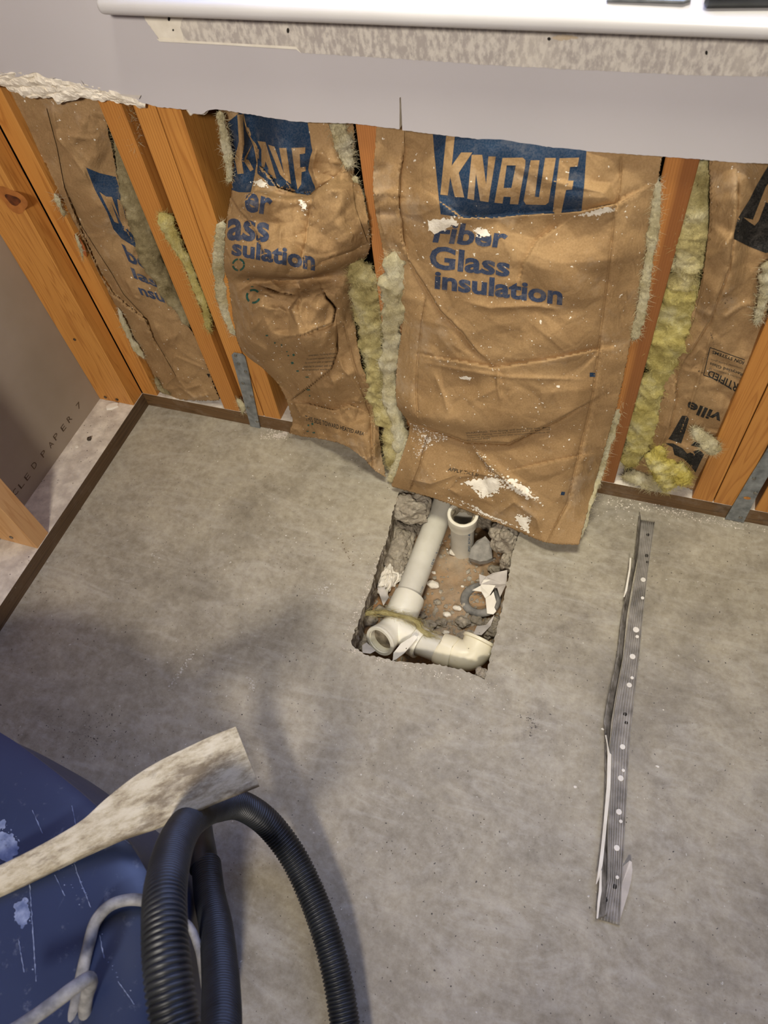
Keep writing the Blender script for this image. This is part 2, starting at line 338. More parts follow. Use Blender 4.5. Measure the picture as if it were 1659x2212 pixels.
def facets(px, spacing, amp, seed):
    """crumpled-paper relief: flat facets between randomly raised points"""
    rr = np.random.default_rng(seed); lo = px.min(0) - spacing; hi = px.max(0) + spacing
    gx = np.arange(lo[0], hi[0] + spacing, spacing); gy = np.arange(lo[1], hi[1] + spacing, spacing)
    pts = np.array([(x, y) for x in gx for y in gy]) + rr.uniform(-.48, .48, (len(gx) * len(gy), 2)) * spacing
    val = rr.uniform(-1, 1, len(pts)) * amp; vo, _, fo, ov, _, _ = delaunay_2d_cdt([Vector(p) for p in pts], [], [], 0, 1e-6)
    h = np.zeros(len(px)); hv = np.array([val[o_[0]] if o_ else 0 for o_ in ov]); vv_ = np.array([v[:] for v in vo])
    order = np.argsort(px[:, 0]); xs = px[order, 0]
    for t in fo:
        a, b, c = vv_[list(t)]; i0, i1 = np.searchsorted(xs, [min(a[0], b[0], c[0]), max(a[0], b[0], c[0])]); idx = order[i0:i1]
        if len(idx) == 0: continue
        p = px[idx]; d = (b[1]-c[1])*(a[0]-c[0]) + (c[0]-b[0])*(a[1]-c[1])
        if abs(d) < 1e-9: continue
        w0 = ((b[1]-c[1])*(p[:, 0]-c[0]) + (c[0]-b[0])*(p[:, 1]-c[1]))/d; w1 = ((c[1]-a[1])*(p[:, 0]-c[0]) + (a[0]-c[0])*(p[:, 1]-c[1]))/d; w2 = 1-w0-w1
        m = (w0 >= -1e-6) & (w1 >= -1e-6) & (w2 >= -1e-6); h[idx[m]] = (w0*hv[t[0]] + w1*hv[t[1]] + w2*hv[t[2]])[m]
    return h
class Sheet: pass
def hermite(c, n):
    """c: (m,k) control values at uniform params -> n samples, Catmull-Rom"""
    m = len(c); t = np.linspace(0, m - 1, n); k_ = np.clip(np.floor(t).astype(int), 0, m - 2); x = (t - k_)[:, None]
    tg = np.gradient(c, axis=0)
    return (2*x**3-3*x**2+1)*c[k_] + (x**3-2*x**2+x)*tg[k_] + (-2*x**3+3*x**2)*c[k_+1] + (x**3-x**2)*tg[k_+1]
def sheet(name, rows, nu, nv, parent, creases=(), nrand=60, ramp_=(0.0008, 0.003), rw=(5, 16), rl=(40, 150), seed=1, lows=0.004, mat='paper', thick=0.0012, torn=1.5, relief=1.0, cgain=1.0, fac=()):
    g = np.asarray(rows, float).copy(); g[..., 2] = np.where(g[..., 2] > 0, g[..., 2] * relief, g[..., 2])
    a = np.stack([hermite(g[i], nu) for i in range(g.shape[0])])       # R,nu,3
    b = np.stack([hermite(a[:, j], nv) for j in range(nu)], axis=1)    # nv,nu,3
    px = b[..., :2].reshape(-1, 2).copy(); d = b[..., 2].reshape(-1).copy()
    rr = np.random.default_rng(seed); lo = px.min(0); hi = px.max(0)
    h = np.zeros(len(px))
    for k_, (sp_f, am_f) in enumerate(fac): h += facets(px, sp_f, am_f, seed * 10 + k_)
    for _ in range(nrand):
        c = px[rr.integers(len(px))]; an = rr.uniform(0, math.pi); L = rr.uniform(*rl); wv = rr.uniform(*rw)
        bend = rr.uniform(-0.5, 0.5); dv = np.array([math.cos(an), math.sin(an)]); dv2 = np.array([math.cos(an+bend), math.sin(an+bend)])
        dist, sg, fr = seg_dist(px, [c - dv * L / 2, c, c + dv2 * L / 2]); am = rr.uniform(*ramp_) * rr.choice([-1, 1])
        fade = np.sin(np.pi * np.clip(fr, 0.02, 0.98)); wl = np.where(sg > 0, wv * .6, wv * 2.0)
        h += am * np.exp(-dist / wl) * fade
    for cr in creases:
        poly, am, wv, mode = cr
        dist, sg, fr = seg_dist(px, poly); fade = np.clip(np.sin(np.pi * np.clip(fr, 0.03, 0.97)) * 1.8, 0, 1)
        if mode == 'r': h += cgain * am * np.exp(-dist / wv) * fade
        elif mode == 'g':
            end = np.clip(np.minimum(fr, 1 - fr) * 30, 0, 1); h += (np.where(sg > 0, am * np.exp(-dist / 26), -.3 * am * np.exp(-dist / 12)) - abs(am) * wv * np.exp(-dist / 1.7)) * end
        elif mode == 's': h += cgain * (am * fade * np.where(sg > 0, np.exp(-dist / (wv * 5)), -0.4 * np.exp(-dist / wv)) - abs(am) * .35 * fade * np.exp(-dist / 2.2))
    for i in range(len(px)):
        h[i] += lows * noise.noise(Vector((px[i, 0] / 70, px[i, 1] / 70, seed * 9.1)))
    tv = np.repeat(np.linspace(0, 1, nv), nu); sm = np.clip((tv - .02) / .12, 0, 1); h *= sm * sm * (3 - 2 * sm)
    top = np.clip(tv / .07, 0, 1); d = np.minimum(d + h, -.004 + .012 * top + np.where(top >= 1, 1.0, 0)) - h
    # ragged border
    edge = np.zeros((nv, nu), bool); edge[0] = edge[-1] = True; edge[:, 0] = edge[:, -1] = True
    px[edge.reshape(-1)] += rr.uniform(-torn, torn, (edge.sum(), 2))
    V = np.array([Y(px[i, 0], px[i, 1], d[i] + h[i]) for i in range(len(px))])
    Fc = [(i*nu+j, (i+1)*nu+j, (i+1)*nu+j+1, i*nu+j+1) for i in range(nv-1) for j in range(nu-1)]
    o = mesh_obj(name, V, Fc, mat, parent, smooth=True)
    md = o.modifiers.new('thickness', 'SOLIDIFY'); md.thickness = thick; md.offset = -1
    s = Sheet(); s.o = o; s.bvh = BVHTree.FromPolygons([tuple(v) for v in V], Fc); s.parent = parent; return s
def hit(bvh, px, py):
    d = Vector(ray(px, py)); dl = d.length; l, n, i, t = bvh.ray_cast(Vector(CAM), d / dl)
    if l is None: return None
    if n.dot(d) > 0: n = -n
    return l, n
def decal_tris(name, v2, tris, bvh, off, mat, parent, maxlen=7.0, smooth=True):
    bm = bmesh.new(); vs = [bm.verts.new((x, y, 0)) for x, y in v2]
    for t in tris:
        try: bm.faces.new([vs[i] for i in t])
        except ValueError: pass
    for _ in range(7):
        le = [e for e in bm.edges if e.calc_length() > maxlen]
        if not le: break
        bmesh.ops.subdivide_edges(bm, edges=le, cuts=1); bmesh.ops.triangulate(bm, faces=[f for f in bm.faces if len(f.verts) > 3])
    dead = []
    for v in bm.verts:
        r = hit(bvh, v.co.x, v.co.y)
        if r is None: dead.append(v); continue
        vd = (Vector(CAM) - r[0]).normalized(); v.co = r[0] + vd * (off * 1.25)
    bmesh.ops.delete(bm, geom=dead, context='VERTS')
    bm.verts.index_update(); V = [tuple(v.co) for v in bm.verts]; Fc = [[x.index for x in f.verts] for f in bm.faces]; bm.free()
    if len(Fc) < 1: return None
    o = mesh_obj(name, V, Fc, mat, parent, smooth=smooth)
    return o
def fill(loops):
    """triangulate closed pixel loops (even-odd)"""
    pts = []; edges = []
    for lp in loops:
        b = len(pts); pts += [Vector(p) for p in lp]; edges += [(b+i, b+(i+1) % len(lp)) for i in range(len(lp))]
    vo, eo, fo, _, _, _ = delaunay_2d_cdt(pts, edges, [], 0, 1e-4)
    def inside(x, y):
        c = False
        for lp in loops:
            n = len(lp); j = n - 1
            for i in range(n):
                if (lp[i][1] > y) != (lp[j][1] > y) and x < (lp[j][0]-lp[i][0])*(y-lp[i][1])/(lp[j][1]-lp[i][1]) + lp[i][0]: c = not c
                j = i
        return c
    tr = [f for f in fo if inside(sum(vo[i].x for i in f)/3, sum(vo[i].y for i in f)/3)]
    return [(v.x, v.y) for v in vo], tr
def fill_many(list_of_loops):
    V = []; T = []
    for lps in list_of_loops:
        v, t = fill(lps); b = len(V); V += v; T += [[i + b for i in f] for f in t]
    return V, T
def decal(name, polys, s, off, mat, parent=None, maxlen=7.0):
    v, t = fill_many([[p] if isinstance(p[0][0], (int, float, np.floating)) else p for p in polys])
    return decal_tris(name, v, t, s.bvh, off, mat, parent if parent is not None else s.parent, maxlen)
def text_tris(txt, bold=0.0):
    cu = bpy.data.curves.new('t', 'FONT'); cu.body = txt; cu.resolution_u = 3; cu.offset = bold; cu.fill_mode = 'FRONT'
    ob = bpy.data.objects.new('t', cu); COL.objects.link(ob); dg = bpy.context.evaluated_depsgraph_get()
    me = ob.evaluated_get(dg).to_mesh(); v = np.array([x.co[:] for x in me.vertices]); t = [list(p.vertices) for p in me.polygons]
    ob.evaluated_get(dg).to_mesh_clear(); bpy.data.objects.remove(ob); bpy.data.curves.remove(cu)
    lo, hi = v.min(0), v.max(0); uv = (v - lo)[:, :2] / (hi - lo)[:2]; return uv, t
def quadmap(uv, TL, TR, BR, BL):
    TL, TR, BR, BL = map(np.array, (TL, TR, BR, BL)); u = uv[:, :1]; v = uv[:, 1:]
    return (1-v) * ((1-u)*BL + u*BR) + v * ((1-u)*TL + u*TR)
def text_decal(name, txt, q, s, mat, bold=0.02, off=0.0007, parent=None, maxlen=6.0):
    uv, t = text_tris(txt, bold); p = quadmap(uv, *q); return decal_tris(name, p.tolist(), t, s.bvh, off, mat, parent if parent is not None else s.parent, maxlen)
def CR(off, sc, pts): return [(off[0] + x / sc, off[1] + y / sc) for x, y in pts]
def flakes(name, region, n, s, mat, size=(1.5, 5), off=0.0012, parent=None, seed=0, core=True, label=None):
    """plaster smear: an irregular core patch and a spray of chips around it"""
    r = random.Random(seed); polys = []; reg = np.array(region, float); c = reg.mean(0)
    if core: polys.append(jag([tuple(c + (p - c) * 0.9) for p in reg], 4, 3.2, seed))
    lo, hi = reg.min(0), reg.max(0)
    for _ in range(n):
        t = r.random() ** 0.7 * 1.25; i = r.randrange(len(reg)); u = r.random(); e = reg[i] * u + reg[(i+1) % len(reg)] * (1-u)
        q = c + (e - c) * t; sz = r.uniform(*size) * r.random(); m = r.randint(4, 6); a0 = r.random() * 6
        polys.append([(q[0] + sz * r.uniform(.5, 1.3) * math.cos(a0 + 6.283*k_/m), q[1] + sz * r.uniform(.4, 1) * math.sin(a0 + 6.283*k_/m)) for k_ in range(m)])
    o = decal(name, polys, s, off, mat, parent, 8.0)
    if o is not None: o['kind'] = 'stuff'
    return o
def fluff(name, path, mat, parent, flat=0.6, amp=0.35, fib=900, seed=0, nl=90, seg=34, flen=(0.004, 0.014), fw=0.00014):
    """lump of glass wool swept along px path [(px,py,d,halfwidth_px)], with loose fibres"""
    r = random.Random(seed); pts = []
    for px, py, d, hw in path:
        c = Y(px, py, d); dep = RM[2] @ (c - CAM); pts.append((*c, hw * dep / F))
    sp = spline(pts, nl); T, A, B = frames(sp[:, :3]); V = []; Fc = []
    for i in range(nl):
        taper = min(1, (i + 0.3) / 3, (nl - 1 - i + 0.3) / 3) * (1 + .32 * noise.noise(Vector((i * 9 / nl, seed * 2.3, 0)))); t = T[i]; view = CAM - sp[i, :3]; view /= np.linalg.norm(view)
        side = np.cross(t, view); side /= np.linalg.norm(side); nrm = np.cross(side, t)
        for j in range(seg):
            a = 2*math.pi*j/seg; dr = math.cos(a) * side + math.sin(a) * flat * nrm; R0 = sp[i, 3] * taper
            p = sp[i, :3] + dr * R0; q = Vector(p) * 1
            n0 = noise.noise(q * 22 + Vector((0, seed * 3, 0))); n1 = noise.fractal(q * 55 + Vector((seed * 5, 0, 0)), 0.8, 2.1, 4); n2 = noise.noise(q * 260)
            V.append(p + dr * (R0 * (amp * 1.1 * n0 + amp * n1) + 0.002 * n2))
    for i in range(nl-1):
        for j in range(seg):
            j2 = (j+1) % seg; Fc.append((i*seg+j, i*seg+j2, (i+1)*seg+j2, (i+1)*seg+j))
    Fc.append(tuple(range(seg))[::-1]); Fc.append(tuple((nl-1)*seg+j for j in range(seg)))
    nb = len(V)
    for _ in range(fib * 2):
        i = r.randrange(nl); j = r.randrange(seg); p = np.array(V[i*seg+j]); out = p - sp[i, :3]; out /= np.linalg.norm(out) + 1e-9
        dv = out * r.uniform(.1, .7) + np.array([r.gauss(0, .6) for _ in range(3)]) + T[i] * r.gauss(0, 1.0); dv /= np.linalg.norm(dv)
        L = r.uniform(*flen); sd = np.cross(dv, CAM - p); sd /= np.linalg.norm(sd) + 1e-9; sd *= fw
        cv = np.array([r.gauss(0, .35) for _ in range(3)]); p1 = p + dv * L * .5 + cv * L * .15; p2 = p + dv * L + cv * L * .5
        b = len(V); V += [p - sd - out*.001, p + sd - out*.001, p1 + sd, p1 - sd, p2]; Fc += [(b, b+1, b+2, b+3), (b+3, b+2, b+4)]
    o = mesh_obj(name, V, Fc, mat, parent, smooth=True); o['kind'] = 'stuff' if parent is not None else o.get('kind', 'stuff')
    return o
def merge(parts):
    V = []; Fc = []
    for v, f in parts:
        b = len(V); V += list(map(tuple, v)); Fc += [tuple(i + b for i in q) for q in f]
    return V, Fc

exec_done = True
# ================================================================== THE SETTING
# floor slab with the broken-out pit
HOLE = [(862, 1062), (852, 1092), (838, 1158), (818, 1212), (800, 1275), (778, 1335), (758, 1384), (764, 1398), (790, 1414), (850, 1427),
        (900, 1432), (945, 1436), (1000, 1447), (1030, 1460), (1047, 1468), (1052, 1450), (1064, 1398), (1086, 1308), (1104, 1210), (1118, 1158), (1126, 1136), (1080, 1105), (980, 1060), (920, 1052)]
hp = jag(HOLE, 4.5, 1.9, 3); hole = [Z(x, y)[:2] for x, y in hp]
outer = [(-0.12, -2.9), (2.7, -2.9), (2.7, 0.12), (-0.12, 0.12)]
v2, tr = fill([outer, [tuple(p) for p in hole]])
V = [(x, y, 0.0) for x, y in v2]; b = len(V); n = len(hole); hc = np.mean(hole, axis=0)
zs = [0, -0.006, -0.018, -0.035, -0.055, -0.078, -0.102, -0.135]
for k_, z in enumerate(zs):
    for i, p in enumerate(hole):
        q = Vector((p[0], p[1], z)); nn = noise.noise(q * 45) * 0.006 + noise.noise(q * 130) * 0.0035
        d = np.array(p) - hc; d /= np.linalg.norm(d); o_ = 0 if k_ == 0 else nn + 0.002 * k_
        V.append((p[0] + d[0] * o_, p[1] + d[1] * o_, z))
Fc = [tuple(t) for t in tr]; nf = len(Fc)
for k_ in range(len(zs) - 1):
    for i in range(n): Fc.append((b+k_*n+i, b+k_*n+(i+1) % n, b+(k_+1)*n+(i+1) % n, b+(k_+1)*n+i))
floor = mesh_obj('floor', V, Fc, ['floor', 'broken'], origin=(0, 0, 0)); fix_normals(floor)
for i, p in enumerate(floor.data.polygons): p.material_index = 0 if i < nf else 1
tag(floor, 'scuffed grey concrete floor slab with a rough square pit broken through it', kind='structure')

FL = Sheet(); FL.parent = floor; FL.bvh = BVHTree.FromPolygons([tuple(v) for v in V], Fc)
M['scuff'] = m_simple('pale_scuff', srgb(182, 176, 166), srgb(204, 198, 188), 60, 0.7); M['stain'] = m_simple('brown_stain_mark', srgb(110, 96, 76), srgb(134, 120, 98), 60, 0.6)
M['darkstain'] = m_simple('dark_stain_mark', srgb(76, 68, 60), srgb(104, 96, 86), 80, 0.6)
def scuff(poly, n_, mat, seed, size=(.6, 3), core=False): flakes_floor.append((poly, n_, mat, seed, size, core))
flakes_floor = []
scuff([(678, 1268), (720, 1262), (722, 1280), (690, 1282)], 60, 'scuff', 1); scuff([(735, 1172), (745, 1170), (762, 1205), (764, 1222), (750, 1205)], 50, 'stain', 2)
scuff([(415, 1408), (420, 1412), (372, 1490), (366, 1480)], 120, 'scuff', 3); scuff([(535, 1465), (556, 1468), (552, 1505), (540, 1490)], 50, 'scuff', 4)
scuff([(1120, 1540), (1160, 1540), (1165, 1570), (1130, 1565)], 60, 'darkstain', 5); scuff([(1140, 1540), (1150, 1580), (1146, 1600)], 20, 'darkstain', 6)
scuff([(752, 1380), (800, 1265), (845, 1150), (838, 1150), (790, 1265), (742, 1384)], 260, 'dust', 13, (.5, 2.6)); scuff([(764, 1404), (900, 1440), (1040, 1474), (1040, 1490), (900, 1450), (764, 1412)], 260, 'dust', 14, (.5, 2.6)); scuff([(590, 940), (625, 930), (618, 942), (585, 948)], 40, 'dust', 7, (1, 4), True); scuff([(1285, 1072), (1450, 1090), (1560, 1122), (1655, 1145), (1560, 1135), (1400, 1105), (1285, 1085)], 500, 'dust', 8, (.6, 3))
scuff([(100, 1560), (240, 1540), (300, 1640), (150, 1640)], 220, 'darkstain', 9, (.5, 2.5)); scuff([(330, 1170), (350, 1190), (345, 1225), (325, 1200)], 30, 'scuff', 10)
scuff([(700, 1500), (1050, 1480), (1150, 1700), (800, 1800)], 140, 'scuff', 11, (.3, 1.6)); scuff([(1050, 1470), (1056, 1480), (1060, 1500)], 12, 'darkstain', 12, (.4, 1.5))

# walls
DW = 0.0125
CUT = [(-60, 166), (0, 163), (40, 166), (78, 156), (100, 168), (150, 176), (190, 190), (232, 198), (270, 208), (305, 221), (340, 231), (372, 234), (405, 237), (412, 246), (440, 246), (448, 238), (470, 236),
       (540, 247), (600, 257), (640, 263), (700, 265), (765, 267), (800, 271), (830, 275), (863, 279)]
CUT2 = [(869, 281), (905, 286), (1000, 297), (1100, 308), (1180, 317), (1250, 325), (1340, 332), (1430, 338), (1520, 345), (1600, 352), (1652, 353)]
low = [Y(x, y, DW)[[0, 2]] for x, y in jag(CUT, 5, 1.1, 5)[:-90]] if False else None
def dense(pl, amp, seed):
    r = random.Random(seed); out = []
    for a_, b_ in zip(pl[:-1], pl[1:]):
        L = math.hypot(b_[0]-a_[0], b_[1]-a_[1]); m = max(1, int(L / 5))
        for k_ in range(m): out.append((a_[0]+(b_[0]-a_[0])*k_/m, a_[1]+(b_[1]-a_[1])*k_/m + r.uniform(-amp, amp)))
    out.append(pl[-1]); return out
prof = [Y(x, y, DW)[[0, 2]] for x, y in dense(CUT, 0.8, 5)] + [Y(863.0, 211, DW)[[0, 2]], Y(866, 210, DW)[[0, 2]]] + [Y(x, y, DW)[[0, 2]] for x, y in dense(CUT2, 0.7, 6)]
prof = [tuple(p) for p in prof]; prof = [(-0.1, prof[0][1])] + prof + [(2.6, prof[-1][1])]
ZS = 0.8125
loop = prof + [(2.6, 2.4), (-0.1, 2.4)]; win = [(0.34, ZS), (1.75, ZS), (1.75, 1.95), (0.34, 1.95)]
v2, tr = fill([loop, win]); n2 = len(v2)
V = [(x, -DW, z) for x, z in v2] + [(x, 0.0, z) for x, z in v2]; Fc = [tuple(t) for t in tr] + [tuple(i + n2 for i in t[::-1]) for t in tr]
from collections import Counter
ec = Counter(); 
for t in tr:
    for i in range(3): ec[tuple(sorted((t[i], t[(i+1) % 3])))] += 1
rim = [e for e, c in ec.items() if c == 1]; nface = len(Fc)
for a_, b_ in rim: Fc.append((a_, b_, b_ + n2, a_ + n2))
wb = mesh_obj('wall_back', V, Fc, ['drywall', 'gypsum'], origin=(0, 0, 0)); fix_normals(wb)
for i, p in enumerate(wb.data.polygons): p.material_index = 0 if i < nface else 1
tag(wb, 'light grey painted drywall cut off above the exposed studs', kind='structure')
WB = Sheet(); WB.parent = wb; WB.bvh = BVHTree.FromPolygons([tuple(v) for v in V], [f for f in Fc])
# bare strip where the apron moulding was, lip of old caulk, nail holes
ap = [(296, 12), (318, 48), (345, 88), (480, 95), (640, 104), (652, 114), (760, 121), (900, 130), (1100, 143), (1250, 151), (1400, 158), (1500, 163), (1670, 166), (1670, 40), (900, 10)]
decal('bare_strip', [jag(ap, 6, 1.0, 2)], WB, 0.0006, 'apron', None, 30)
decal('caulk_edge', [jag([(296, 12), (318, 48), (345, 88), (400, 92), (390, 60), (398, 20)], 6, 1.5, 4)], WB, 0.0009, 'cream', None, 30)
cl = [(338, 84), (345, 90), (480, 97), (640, 107), (652, 116), (640, 101), (480, 92)]
decal('caulk_bead', [cl], WB, 0.0022, 'cream', None, 30)
for x, y, rx, ry in [(365, 41, 3, 5), (374, 65, 2, 2.5), (622, 66, 3, 6), (1186, 84, 4, 4), (1526, 114, 3, 5)]:
    decal('nail_hole', [[(x + rx*math.cos(t*.785), y + ry*math.sin(t*.785)) for t in range(8)]], WB, 0.0012, 'hole')
decal('rust_stain', [jag([(1188, 82), (1215, 74), (1240, 78), (1250, 82), (1210, 88)], 4, 1.5, 8)], WB, 0.0009, m_simple('brown_stain', srgb(176, 158, 132), srgb(200, 186, 166), 60))
# torn gypsum core hanging under the paper at the left end
def crumbs(px0, px1, top, bot, seed, nu=90, nv=14):
    g = []; r = random.Random(seed)
    for i in range(nv):
        for j in range(nu):
            u = j/(nu-1); x = px0 + (px1-px0)*u; yt = np.interp(x, *zip(*top)); yb = np.interp(x, *zip(*bot)); v_ = i/(nv-1)
            py = yt + (yb-yt)*v_ + noise.noise(Vector((x/9, v_*3, seed)))*4*v_; q = Vector((x/34, py/9, seed))
            dd = DW*0.75 - 0.006*v_ + 0.0045*noise.noise(q) + 0.003*noise.noise(q*2.7) - (0.004 if v_ < .05 else 0)
            g.append(Y(x, py, dd))
    f = [(i*nu+j, i*nu+j+1, (i+1)*nu+j+1, (i+1)*nu+j) for i in range(nv-1) for j in range(nu-1)]
    return g, f
TOPT = [(-60, 160), (0, 158), (78, 152), (100, 163), (150, 172), (232, 193), (305, 219), (316, 223)]
BOTT = [(-60, 185), (0, 184), (20, 190), (48, 200), (60, 212), (120, 211), (127, 222), (150, 212), (200, 210), (250, 219), (300, 226), (316, 227)]
g, f = crumbs(-50, 314, TOPT, BOTT, 4); o = mesh_obj('torn_gypsum', g, f, ['gypsum'], wb, smooth=False)
md = o.modifiers.new('t', 'SOLIDIFY'); md.thickness = 0.004; md.offset = -1; o['label'] = 'crumbled white gypsum core along the torn drywall edge'
g, f = crumbs(402, 452, [(402, 234), (452, 234)], [(402, 238), (412, 250), (425, 246), (440, 249), (452, 238)], 9, 24, 8)
mesh_obj('torn_gypsum', g, f, ['gypsum'], wb)
for i, (a_, b_, c_) in enumerate([((172, 172), (192, 196), (184, 192)), ((240, 202), (304, 206), (300, 214)), ((230, 196), (300, 222), (262, 214)), ((60, 163), (120, 168), (90, 176)), ((0, 155), (30, 166), (6, 170))]):
    decal('paper_tear', [[a_, b_, c_]], WB, 0.004, 'scrap', None, 12)

# outer sheathing, left partition lining, rest of the room
box('wall_outer', -0.2, 2.6, 0.092, 0.104, -0.16, 0.9, 'osb'); tag(bpy.data.objects['wall_outer'], 'dark sheathing behind the insulation', kind='structure')
LX = -0.089
wl = box('wall_left', LX - 0.0125, LX, -2.9, 0.10, 0.0, 2.4, 'liner'); tag(wl, 'brown-grey back of the drywall lining the far side of the left partition', kind='structure')
uv, t = text_tris('RECYCLED PAPER', 0.0)
# stamped letters run along the bottom of the board
for ch, (x, y) in zip('CLEDPAPER7', [(33, 1063), (46, 1047), (59, 1030), (74, 1005), (94, 980), (110, 960), (121, 943), (137, 924), (150, 905), (170, 876)]):
    uv, t = text_tris(ch, 0.0); c = P(x, y, 0, LX + 0.0004); hh, ww = 0.0135, 0.0125
    V = [(LX + 0.0004, c[1] + (u - .5) * ww, c[2] + (v_ - .5) * hh) for u, v_ in uv]
    mesh_obj('stamped_letter', V, t, 'stamp', wl)
for nm, bx, mt in [('wall_right', (2.6, 2.62, -2.9, 0.12, 0, 2.4), 'liner'), ('wall_front', (-0.1, 2.6, -2.92, -2.9, 0, 2.4), 'liner'), ('ceiling', (-0.12, 2.62, -2.92, 0.12, 2.4, 2.42), 'drywall')]:
    tag(box(nm, *bx, mt), 'plain painted room surface out of view', kind='structure')
# window stool
xs0 = Y(209, 7, 0.04)[0]
o = box('trim_1', xs0, 1.9, -0.046, 0.09, ZS, ZS + 0.018, 'sill'); bevel(o, 0.0075, 4); autosmooth(o, 60); tag(o, 'white gloss window sill board with a rounded nose', kind='structure')
for nm, bx in [('trim_2', (0.30, 0.34, -0.02, 0.1, ZS + 0.018, 1.99)), ('trim_3', (1.75, 1.79, -0.02, 0.1, ZS + 0.018, 1.99)), ('trim_4', (0.34, 1.75, -0.02, 0.1, 1.95, 1.99))]:
    tag(box(nm, *bx, 'sill', None, 0.002), 'white window jamb above the sill', kind='structure')

# ================================================================== FRAMING
PZ = 0.038
def nails(parent, pts, mat='nail', r=0.0035, nrm=(0, -1, 0)):
    for p in pts:
        n_ = np.array(nrm, float); v, f = tube([np.array(p) + n_*0.0001, np.array(p) + n_*0.0012, np.array(p) + n_*0.0018], [r, r, r*0.6], 10); mesh_obj('nail_head', v, f, mat, parent, smooth=False)
def plate(name, bx, mats, label):
    o = mesh_obj(name, boxv(*bx), BOXF, mats); o.data.polygons[1].material_index = 1; return tag(o, label, 'bottom plate')
pb = plate('bottom_plate', (0.0, 2.4, 0.0, 0.089, 0.0, PZ), ['plate', 'dust'], 'brown treated bottom plate along the foot of the long back wall')
pl = plate('bottom_plate', (LX, 0.0, -2.6, 0.0, 0.0, PZ), ['plate_dark', 'dust'], 'dark treated bottom plate with a dusty white top under the left partition')
def stud(x0, x1, y0, y1, label, mat='wood', z1=1.2, z0=PZ, bw=0.0012):
    o = box('wall_stud', x0, x1, y0, y1, z0, z1, mat); bevel(o, bw, 1); o['_mesh'] = 1; return tag(o, label, 'stud')
sA = stud(LX, -0.0006, -0.038, -0.0006, 'wide orange pine stud standing in the corner on the left partition plate', 'wood')
s0 = stud(0.0006, 0.038, 0.0, 0.089, 'pine stud with a sap-filled knot just right of the corner stud', 'wood')
s2l = stud(LX, -0.0006, -0.417, -0.379, 'pale pine stud at the left edge, standing on the dusty partition plate', 'wood_pale')
s1a = stud(0.2035, 0.2415, 0.0, 0.089, 'pine stud with heavy grain lines at the right of the narrow corner bay', 'wood_lined')
s1b = stud(0.261, 0.2975, 0.0, 0.089, 'middle pine stud partly behind the galvanised strap left of the crumpled batt', 'wood_lined')
s1c = stud(0.2993, 0.337, 0.0, 0.089, 'orange pine stud whose side touches the crumpled batt', 'wood')
s2 = stud(0.595, 0.633, 0.0, 0.089, 'reddish pine stud between the crumpled batt and the big centre batt', 'wood_red')
s3 = stud(0.981, 1.019, 0.0, 0.089, 'brown stud right of the big centre batt', 'wood_two')
s4 = stud(1.156, 1.1915, 0.0, 0.089, 'orange stud bordering the yellow insulation on the right', 'wood')
s5 = stud(1.193, 1.231, 0.0, 0.089, 'orange stud doubled against the stud beside the yellow insulation', 'wood')
s6 = stud(1.262, 1.30, 0.0, 0.089, 'stud at the right edge just past the galvanised strap', 'wood')
nails(sA, [(-0.068, -0.0392, 0.05), (-0.038, -0.0392, 0.05)], 'rust'); nails(sA, [(-0.058, -0.0392, 0.22)], 'rust', 0.003)
nails(s2l, [(-0.048, -0.4178, 0.062)], 'nail', 0.004)
q = Y(592, 876, 0); nails(s1c, [(0.3372, 0.05, 0.075)], 'rust', 0.004, (1, 0, 0))
for (px, py, st_) in [(1322, 920, s3), (1333, 905, s3)]:
    c = Y(px, py, 0); nails(st_, [(c[0], -0.0002, c[2])], 'rust', 0.003)
def knot(parent, c, rx, rz, ax, mat='knot', ringmat=None):
    V = [c]; n_ = 18
    for k_ in range(n_):
        a = 2*math.pi*k_/n_; rr = 1 + 0.15*math.sin(3*a+1); u = rx*rr*math.cos(a); v_ = rz*rr*math.sin(a)
        V.append((c[0]+u, c[1], c[2]+v_) if ax == 1 else (c[0], c[1]+u, c[2]+v_))
    mesh_obj('knot', V, [(0, 1+k_, 1+(k_+1) % n_) for k_ in range(n_)], mat, parent)
c = P(28, 432, 1, -0.0384); knot(sA, c, 0.026, 0.024, 1, m_simple('knot_halo', srgb(150, 92, 42), srgb(176, 112, 54), 60)); c = P(28, 432, 1, -0.0387); knot(sA, c, 0.014, 0.010, 1)
c = Y(175, 530, 0.0003); knot(s0, c, 0.006, 0.022, 1, m_simple('sap_knot', srgb(128, 66, 30), srgb(168, 96, 50), 60))

# galvanised straps
def strap(pts_px, d, label, nailpx, holepx=()):
    a_ = [Y(x, y, d) for x, y in pts_px]; t = np.array([0, 0.0022, 0]); V = [p for p in a_] + [p + t for p in a_]; n_ = len(a_)
    th = thing('galvanised_strap', a_[0] * 0.5 + a_[-1] * 0.5, label, 'metal strap')
    Fc = [tuple(range(n_))[::-1], tuple(n_ + i for i in range(n_))] + [(i, (i+1) % n_, n_ + (i+1) % n_, n_ + i) for i in range(n_)]
    o = mesh_obj('strap_plate', V, Fc, 'steel', th); fix_normals(o)
    for x, y in nailpx:
        c = Y(x, y, d + 0.0002); v, f = tube([c, c + np.array([0, -0.0016, 0]), c + np.array([0, -0.0022, 0])], [0.0034, 0.0034, 0.002], 10); mesh_obj('nail_head', v, f, 'nail', th)
    for x, y in holepx:
        c = Y(x, y, d + 0.0004); mesh_obj('slot_hole', [c + np.array([0.006*math.cos(k_*.6283), 0, 0.004*math.sin(k_*.6283)]) for k_ in range(10)], [tuple(range(10))], 'wood', th)
    return th
